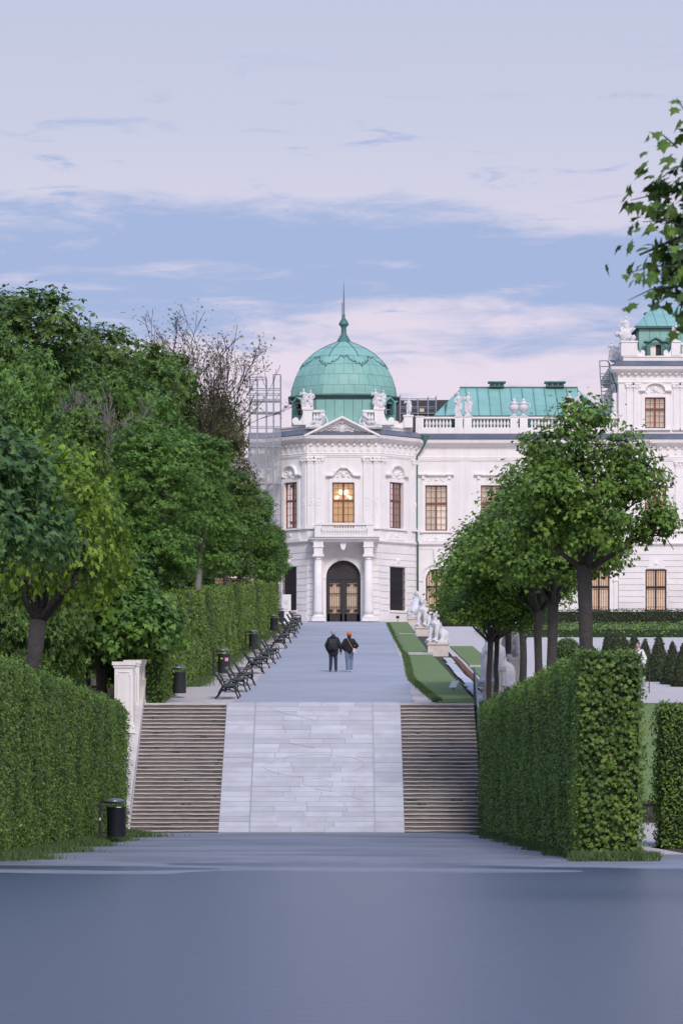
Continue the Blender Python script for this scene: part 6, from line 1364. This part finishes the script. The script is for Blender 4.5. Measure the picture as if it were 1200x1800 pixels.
# ------------------------------------------------------------------ benches
def bench_proto():
    root = empty('park_bench', (0, 0, 0), 'x', 'bench', 'cast iron benches along the avenue', world=False); L2 = .82
    for y in (-L2, L2):
        b = B(); T = lambda pts, r: b.tube([(x, y, z) for x, z in pts], r, 6)
        T([(-.10, .43), (-.20, .30), (-.26, .15), (-.36, .0)], [.035, .03, .028, .035]); T([(.36, .41), (.34, .28), (.40, .14), (.46, .0)], [.032, .03, .028, .035]); T([(-.22, .24), (0, .33), (.18, .32), (.37, .22)], .025)
        T([(-.12, .42), (.12, .40), (.38, .43)], .03); T([(-.10, .41), (-.17, .60), (-.28, .78), (-.36, .90)], [.035, .03, .028, .025]); T([(-.22, .66), (-.05, .63), (.20, .64), (.36, .60), (.37, .50), (.30, .44)], .024)
        T([(-.15, .55), (.0, .50), (.12, .55), (.10, .62)], .016); b.build('side_frame', 'bench_iron', root)
    for k in range(5): b = B(); x = -.07 + k * .10; b.box(x - .04, x + .04, -.95, .95, .44 + .004 * abs(k - 2), .475 + .004 * abs(k - 2)); b.build('seat_slat', 'bench_slat', root)
    for k in range(3): b = B(); t = (.25, .58, .92)[k]; x, z = -.13 - .22 * t, .50 + .38 * t; b.hexa([(x - .02, -.95, z - .05), (x + .012, -.95, z - .05), (x + .012, .95, z - .05), (x - .02, .95, z - .05), (x - .06, -.95, z + .05), (x - .028, -.95, z + .05), (x - .028, .95, z + .05), (x - .06, .95, z + .05)]); b.build('back_slat', 'bench_slat', root)
    return root
bpos = [(420, 1229), (436, 1217), (447, 1206), (462, 1185), (473, 1175.5), (482, 1168), (491, 1159.5), (503, 1141), (511, 1131), (519.5, 1122), (523, 1113.5), (527, 1106), (530.5, 1099.5)]
blab = ['first', 'second', 'third', 'fourth', 'fifth', 'sixth', 'seventh', 'eighth', 'ninth', 'tenth', 'eleventh', 'twelfth']
bp0 = bench_proto()
for i, (x, y) in enumerate(bpos):
    o = bp0 if i == 0 else copy_tree(bp0); p = G(x, y); o.location = (p.x - .46, p.y + .85, gz(p.y + .85) + .015); o.rotation_euler = (math.atan(.07), 0, R(rnd.uniform(-4, 4)) + .015)
    o['label'] = ('dark cast iron bench nearest the head of the steps' if i == 0 else 'farthest dark cast iron bench, next to the palace' if i == 12 else '%s dark cast iron bench counted from the steps up the avenue' % blab[i])

# ------------------------------------------------------------------ litter bins
def bin_proto(m):
    root = empty('litter_bin', (0, 0, 0), 'x', 'litter bin', 'post mounted litter bins', world=False)
    b = B(); b.box(-.48, -.40, -.04, .04, -.15, 1.12); b.build('post', 'bin_black', root); b = B(); b.box(-.40, -.2, -.025, .025, .86, .91); b.box(-.40, -.2, -.025, .025, .24, .28); b.box(-.41, .0, -.03, .03, 1.06, 1.10); b.build('bracket', 'bin_black', root)
    b = B(); b.lathe([(.245, .16), (.255, .18), (.255, .93), (.265, .94), (.265, .97), (.24, .97), (.235, .5)], (0, 0, 0), 24); b.build('barrel', m, root, True); b = B(); b.lathe([(.29, 1.09), (.30, 1.11), (.27, 1.15), (.18, 1.185), (.02, 1.20)], (-.06, 0, 0), 24); b.build('lid', 'bin_lid', root, True)
    return root
p1 = bin_proto('bin_grey'); p0 = bin_proto('bin_black')
nb = [(315.5, 1226, 'dark grey litter bin nearest the head of the left steps', .95), (394, 1190, 'dark litter bin with pink and yellow stickers behind the first benches', .98), (446, 1146, 'third litter bin up the avenue, against the hedge', .92), (482, 1112, 'fourth litter bin up the avenue, against the hedge', .9), (493.5, 1097.5, 'fifth litter bin up the avenue near the white panel', .9), (506, 1092.5, 'farthest litter bin right before the white panel', .85)]
for i, (x, y, lab, s) in enumerate(nb):
    o = p1 if i == 0 else copy_tree(p1); p = G(x, y); o.location = (p.x, p.y, gz(p.y)); o['label'] = lab; o.scale = (s, s, s)
    if i == 1:
        for (a0, a1, z0_, z1_, m) in ((-80, -45, .66, .80, 'sticker_pink'), (-125, -100, .74, .80, 'sticker_yellow'), (-110, -70, .985, 1.01, 'sticker_yellow')):
            b = B(); pts = [R(a0 + (a1 - a0) * k / 4) for k in range(5)]
            for k in range(4): b.add([(.258 * math.cos(pts[k]), .258 * math.sin(pts[k]), z0_), (.258 * math.cos(pts[k + 1]), .258 * math.sin(pts[k + 1]), z0_), (.258 * math.cos(pts[k + 1]), .258 * math.sin(pts[k + 1]), z1_), (.258 * math.cos(pts[k]), .258 * math.sin(pts[k]), z1_)], [(0, 1, 2, 3)])
            b.build('sticker', m, o)
p0.location = (-6.08, 98.5, .0); p0['label'] = 'black litter bin before the left hedge at the foot of the steps'
b = B()
for k in range(3): a0, a1 = R(-85 + 9 * k), R(-76 + 9 * k); b.add([(.268 * math.cos(a0), .268 * math.sin(a0), .945), (.268 * math.cos(a1), .268 * math.sin(a1), .945), (.268 * math.cos(a1), .268 * math.sin(a1), .967), (.268 * math.cos(a0), .268 * math.sin(a0), .967)], [(0, 1, 2, 3)])
b.build('label_plate', 'sticker_white', p0); b = B(); b.box(-.46, -.42, -.046, -.041, .60, .67); b.build('sticker', 'sticker_white', p0)
# ------------------------------------------------------------------ white information panel before the palace
p = Vector((WX(504, 243.2), 243.2, gz(243.2))); root = empty('information_panel', p, 'tall white information panel at the far end of the avenue hedge', 'sign'); zt_ = WZ(1045, 243.2)
b = B(); b.box(p.x - .28, p.x + .28, p.y - .06, p.y + .06, p.z - .1, zt_); b.build('board', 'sign_white', root); b = B()
for k in range(9):
    z = zt_ - .45 - k * .07 - (.2 if k > 3 else 0); b.box(p.x - .2, p.x - .2 + (.30, .22, .34, .26, .2, .3, .24, .33, .12)[k], p.y - .063, p.y - .0605, z, z + .018)
b.box(p.x + .13, p.x + .19, p.y - .063, p.y - .0605, p.z + .55, p.z + .61); b.build('print', 'sign_ink', root)
# rope fence on the terrace
rp_ = empty('rope_fence', (11.7, 133, gz(133)), 'low rope on thin iron posts beside the yew cones', 'fence'); px = [(11.35, 134.5), (13.2, 133.0), (15.0, 131.6)]
for x, y in px: b = B(); b.tube([(x, y, gz(y)), (x, y, gz(y) + .95)], .018, 5); b.build('post', 'iron', rp_)
for (x, y), (x2, y2) in zip(px, px[1:]): b = B(); b.tube([(x + (x2 - x) * t / 8, y + (y2 - y) * t / 8, gz(y) + .72 - .16 * math.sin(math.pi * t / 8)) for t in range(9)], .014, 5); b.build('rope', 'iron', rp_)
wf = empty('wall_rope_fence', (17, YW - 1, PZ), 'low rope fence on posts in front of the right palace wall', 'fence'); px = [WX(x, YW - 1) for x in (1096, 1133, 1179, 1225)]
for x in px: b = B(); b.tube([(x, YW - 1, PZ), (x, YW - 1, PZ + .95)], .02, 5); b.build('post', 'iron', wf)
for x, x2 in zip(px, px[1:]): b = B(); b.tube([(x + (x2 - x) * t / 8, YW - 1, PZ + .9 - .2 * math.sin(math.pi * t / 8)) for t in range(9)], .014, 5); b.build('rope', 'iron', wf)

# ------------------------------------------------------------------ people
def hand(b, w, d, s):          # wrist point, direction of the fingers; relaxed fingers and thumb
    w = Vector(w); d = Vector(d).normalized(); side = Vector((0, -1, 0)); b.cap(w, w + d * .085, .030, .036)
    for k in range(4):
        o = side * (.030 - .020 * k); l = (.065, .078, .074, .058)[k]; q = w + d * .085 + o; b.cap(q, q + d * l * .55 + Vector((-s * .008, 0, 0)), .010, .009, 6); b.cap(q + d * l * .55 + Vector((-s * .008, 0, 0)), q + d * l + Vector((-s * .026, 0, 0)), .009, .007, 6)
    q = w + d * .02 + side * .03; b.cap(q, q + side * .035 + d * .035, .012, .010, 6); b.cap(q + side * .035 + d * .035, q + side * .04 + d * .07, .010, .008, 6)
def person(loc, rz, label, c):
    H = c.get('h', 1.74); k = H / 1.74; V = lambda x, y, z: (x * k, y * k, z * k)
    lk = c['legs']; b = B()       # body: faces +Y
    limb(b, [V(0, 0, .93), V(0, .01, 1.12), V(0, 0, 1.36)], [.135 * k, .125 * k, .145 * k]); limb(b, [V(0, -.01, 1.42), V(.0, .02, 1.56)], [.06 * k, .055 * k]); hx = c.get('turn', 0)
    b.ell(V(.0, .03, 1.635), (.076 * k, .098 * k, .112 * k), 14, 10); b.ell(V(hx * .05, .125, 1.615), (.014 * k, .02 * k, .022 * k), 6, 5); b.ell(V(hx * .02, .085, 1.57), (.05 * k, .045 * k, .045 * k), 8, 6)
    for s in (-1, 1): b.ell(V(s * .078, .02, 1.62), (.012 * k, .022 * k, .032 * k), 6, 5); b.ell(V(s * .03, .115, 1.64), (.012 * k, .010 * k, .008 * k), 6, 4)
    J = {}
    for s in (-1, 1):
        hip, knee, ank = V(s * .09, 0, .90), V(*lk[s][0]), V(*lk[s][1]); limb(b, [hip, knee, ank], [.085 * k, .055 * k, .04 * k]); J[s] = (hip, knee, ank); b.cap(ank, tuple(Vector(ank) + Vector((s * .015, .13, -.045)) * k), .035 * k, .03 * k)
        sh, el, wr = V(s * .185, 0, 1.38), V(*c['arms'][s][0]), V(*c['arms'][s][1]); limb(b, [sh, el, wr], [.052 * k, .040 * k, .028 * k]); J['a%d' % s] = (sh, el, wr)
        hand(b, wr, Vector(wr) - Vector(el), s)
    o = link('person', blob(b, .011, 1), 'skin'); o.location = loc; o.rotation_euler.z = rz; tagged(o, label, 'person', 'visitors')
    b = B(); J_ = J
    for s in (-1, 1): hip, knee, ank = J_[s]; limb(b, [hip, knee, tuple(Vector(ank) + Vector((0, 0, .015)))], [.105 * k, .078 * k, .066 * k])
    limb(b, [V(-.05, 0, .95), V(.05, 0, .95)], [.13 * k, .13 * k]); link('trousers', blob(b, .014, 2), c['trousers'], o)
    b = B(); fl = c.get('flare', 1.0)
    limb(b, [V(0, -.005, c.get('hem', .86)), V(0, .0, 1.10), V(0, -.01, 1.33)], [.155 * k * fl, .155 * k, .165 * k]); limb(b, [V(-.12, 0, c.get('hem', .86)), V(-.13, 0, 1.30)], [.10 * k, .11 * k]); limb(b, [V(.12, 0, c.get('hem', .86)), V(.13, 0, 1.30)], [.10 * k, .11 * k])
    for s in (-1, 1): sh, el, wr = J_['a%d' % s]; limb(b, [tuple(Vector(sh) + Vector((-s * .02, 0, 0))), el, tuple(Vector(el) + (Vector(wr) - Vector(el)) * .93)], [.085 * k, .070 * k, .055 * k])
    b.cap(V(0, -.02, 1.44), V(0, -.03, 1.49), .10 * k, .085 * k)
    if c.get('hood'): b.ell(V(0, -.10, 1.46), (.13 * k, .075 * k, .085 * k))
    link('jacket', blob(b, .015, 2), c['coat'], o)
    for s in (-1, 1):
        ank = Vector(J_[s][2]); b = B(); b.ell(tuple(ank + Vector((s * .01, .05, -.045)) * k), (.05 * k, .13 * k, .045 * k), 10, 7); b.cap(tuple(ank), tuple(ank + Vector((0, 0, -.04))), .052 * k, .05 * k); link('shoe', blob(b, .012, 2), c['shoe'], o)
    b = B()
    if c['hat'] == 'beanie': b.ell(V(0, .015, 1.675), (.098 * k, .112 * k, .095 * k), 14, 9); b.lathe([(.100 * k, 1.615 * k), (.106 * k, 1.63 * k), (.106 * k, 1.665 * k), (.098 * k, 1.68 * k)], (0, .01, 0), 16); b.build('hat', c['hatm'], o, True)
    else: b.ell(V(0, .01, 1.665), (.088 * k, .108 * k, .098 * k), 14, 9); b.ell(V(0, -.03, 1.61), (.078 * k, .07 * k, .06 * k)); link('hair', blob(b, .012, 1), c['hatm'], o)
    if c.get('hair'): b = B(); b.ell(V(0, -.03, 1.56), (.095 * k, .075 * k, .10 * k)); link('hair', blob(b, .014, 1), c['hair'], o)
    return o, k
zf = lambda y: gz(y) + .013
m_leg = {-1: ((-.10, .04, .50), (-.115, -.06, .085)), 1: ((.10, .06, .50), (.11, .06, .085))}
m_arm = {-1: ((-.30, -.04, 1.12), (-.24, .10, .90)), 1: ((.30, -.05, 1.10), (.32, .03, .84))}
p = G(585.5, 1181.5); man, k = person((p.x, p.y, zf(p.y)), R(-2), 'person in dark coat with black backpack and tan boots walking up the avenue', dict(h=1.76, legs=m_leg, arms=m_arm, trousers='jeans_dark', coat='coat_navy', shoe='boot_tan', hat='hair', hatm='hair_grey', hem=.80, hood=True, flare=1.05, turn=1))
b = B(); limb(b, [(-.10, -.22, 1.02), (-.10, -.24, 1.30)], [.13, .12]); limb(b, [(.05, -.22, 1.02), (.05, -.24, 1.30)], [.13, .12]); limb(b, [(-.06, -.32, 1.05), (.02, -.32, 1.18)], [.08, .08]); bpk = link('backpack', blob(b, .018, 2), 'pack_black', man)
for s in (-1, 1): b = B(); b.tube([(s * .12 - .02, -.14, 1.38), (s * .13, -.04, 1.475), (s * .13, .10, 1.43), (s * .13, .16, 1.25)], .022, 6); b.build('shoulder_strap', 'pack_black', bpk)
b = B(); b.box(-.10, -.085, -.372, -.36, 1.24, 1.255); b.build('buckle', 'sticker_white', bpk)
w_leg = {-1: ((-.085, .02, .50), (-.07, .02, .085)), 1: ((.10, .07, .50), (.085, -.03, .085))}
w_arm = {-1: ((-.34, -.06, 1.13), (-.22, .12, .98)), 1: ((.35, -.06, 1.14), (.24, .12, 1.0))}
p = G(613.5, 1181.5); wom, k = person((p.x, p.y, zf(p.y)), R(3), 'person in black jacket, orange hat and light jeans walking up the avenue', dict(h=1.70, legs=w_leg, arms=w_arm, trousers='jeans_light', coat='coat_black', shoe='shoe_white', hat='beanie', hatm='hat_orange', hem=.93, flare=1.02, hair='hair_dark'))
b = B(); b.tube([(-.09, -.12, 1.43), (-.02, -.19, 1.28), (.10, -.20, 1.06), (.20, -.17, .94)], .012, 6); b.tube([(-.09, -.12, 1.43), (-.10, .02, 1.46), (-.05, .14, 1.36)], .012, 6); st = b.build('bag_strap', 'strap_tan', wom)
b = B(); b.hexa([(.14, -.24, .83), (.30, -.20, .80), (.30, -.12, .80), (.14, -.16, .83), (.16, -.24, 1.0), (.26, -.21, .99), (.26, -.14, .99), (.16, -.17, 1.0)]); b.build('shoulder_bag', 'bag_pink', wom); b = B(); b.hexa([(.11, -.235, .82), (.145, -.235, .82), (.145, -.15, .82), (.11, -.15, .82), (.13, -.235, 1.02), (.165, -.235, 1.01), (.165, -.16, 1.01), (.13, -.16, 1.02)]); b.build('bag_flap', 'bag_brown', wom)
s_leg = {-1: ((-.10, .03, .50), (-.11, -.02, .085)), 1: ((.10, .05, .50), (.11, .04, .085))}; s_arm = {-1: ((-.29, -.05, 1.12), (-.26, .08, .88)), 1: ((.27, -.02, 1.12), (.30, .10, .88))}
p = Vector((11.33, 139.5, 0)); person((p.x, p.y, gz(p.y) + .01), R(170), 'person in white top and dark trousers half hidden behind the right hedge', dict(h=1.72, legs=s_leg, arms=s_arm, trousers='jeans_dark', coat='shirt_white', shoe='shoe_white', hat='hair', hatm='hair_dark', hem=.92))
for o in bpy.data.objects:
    if '_world' in o: del o['_world']
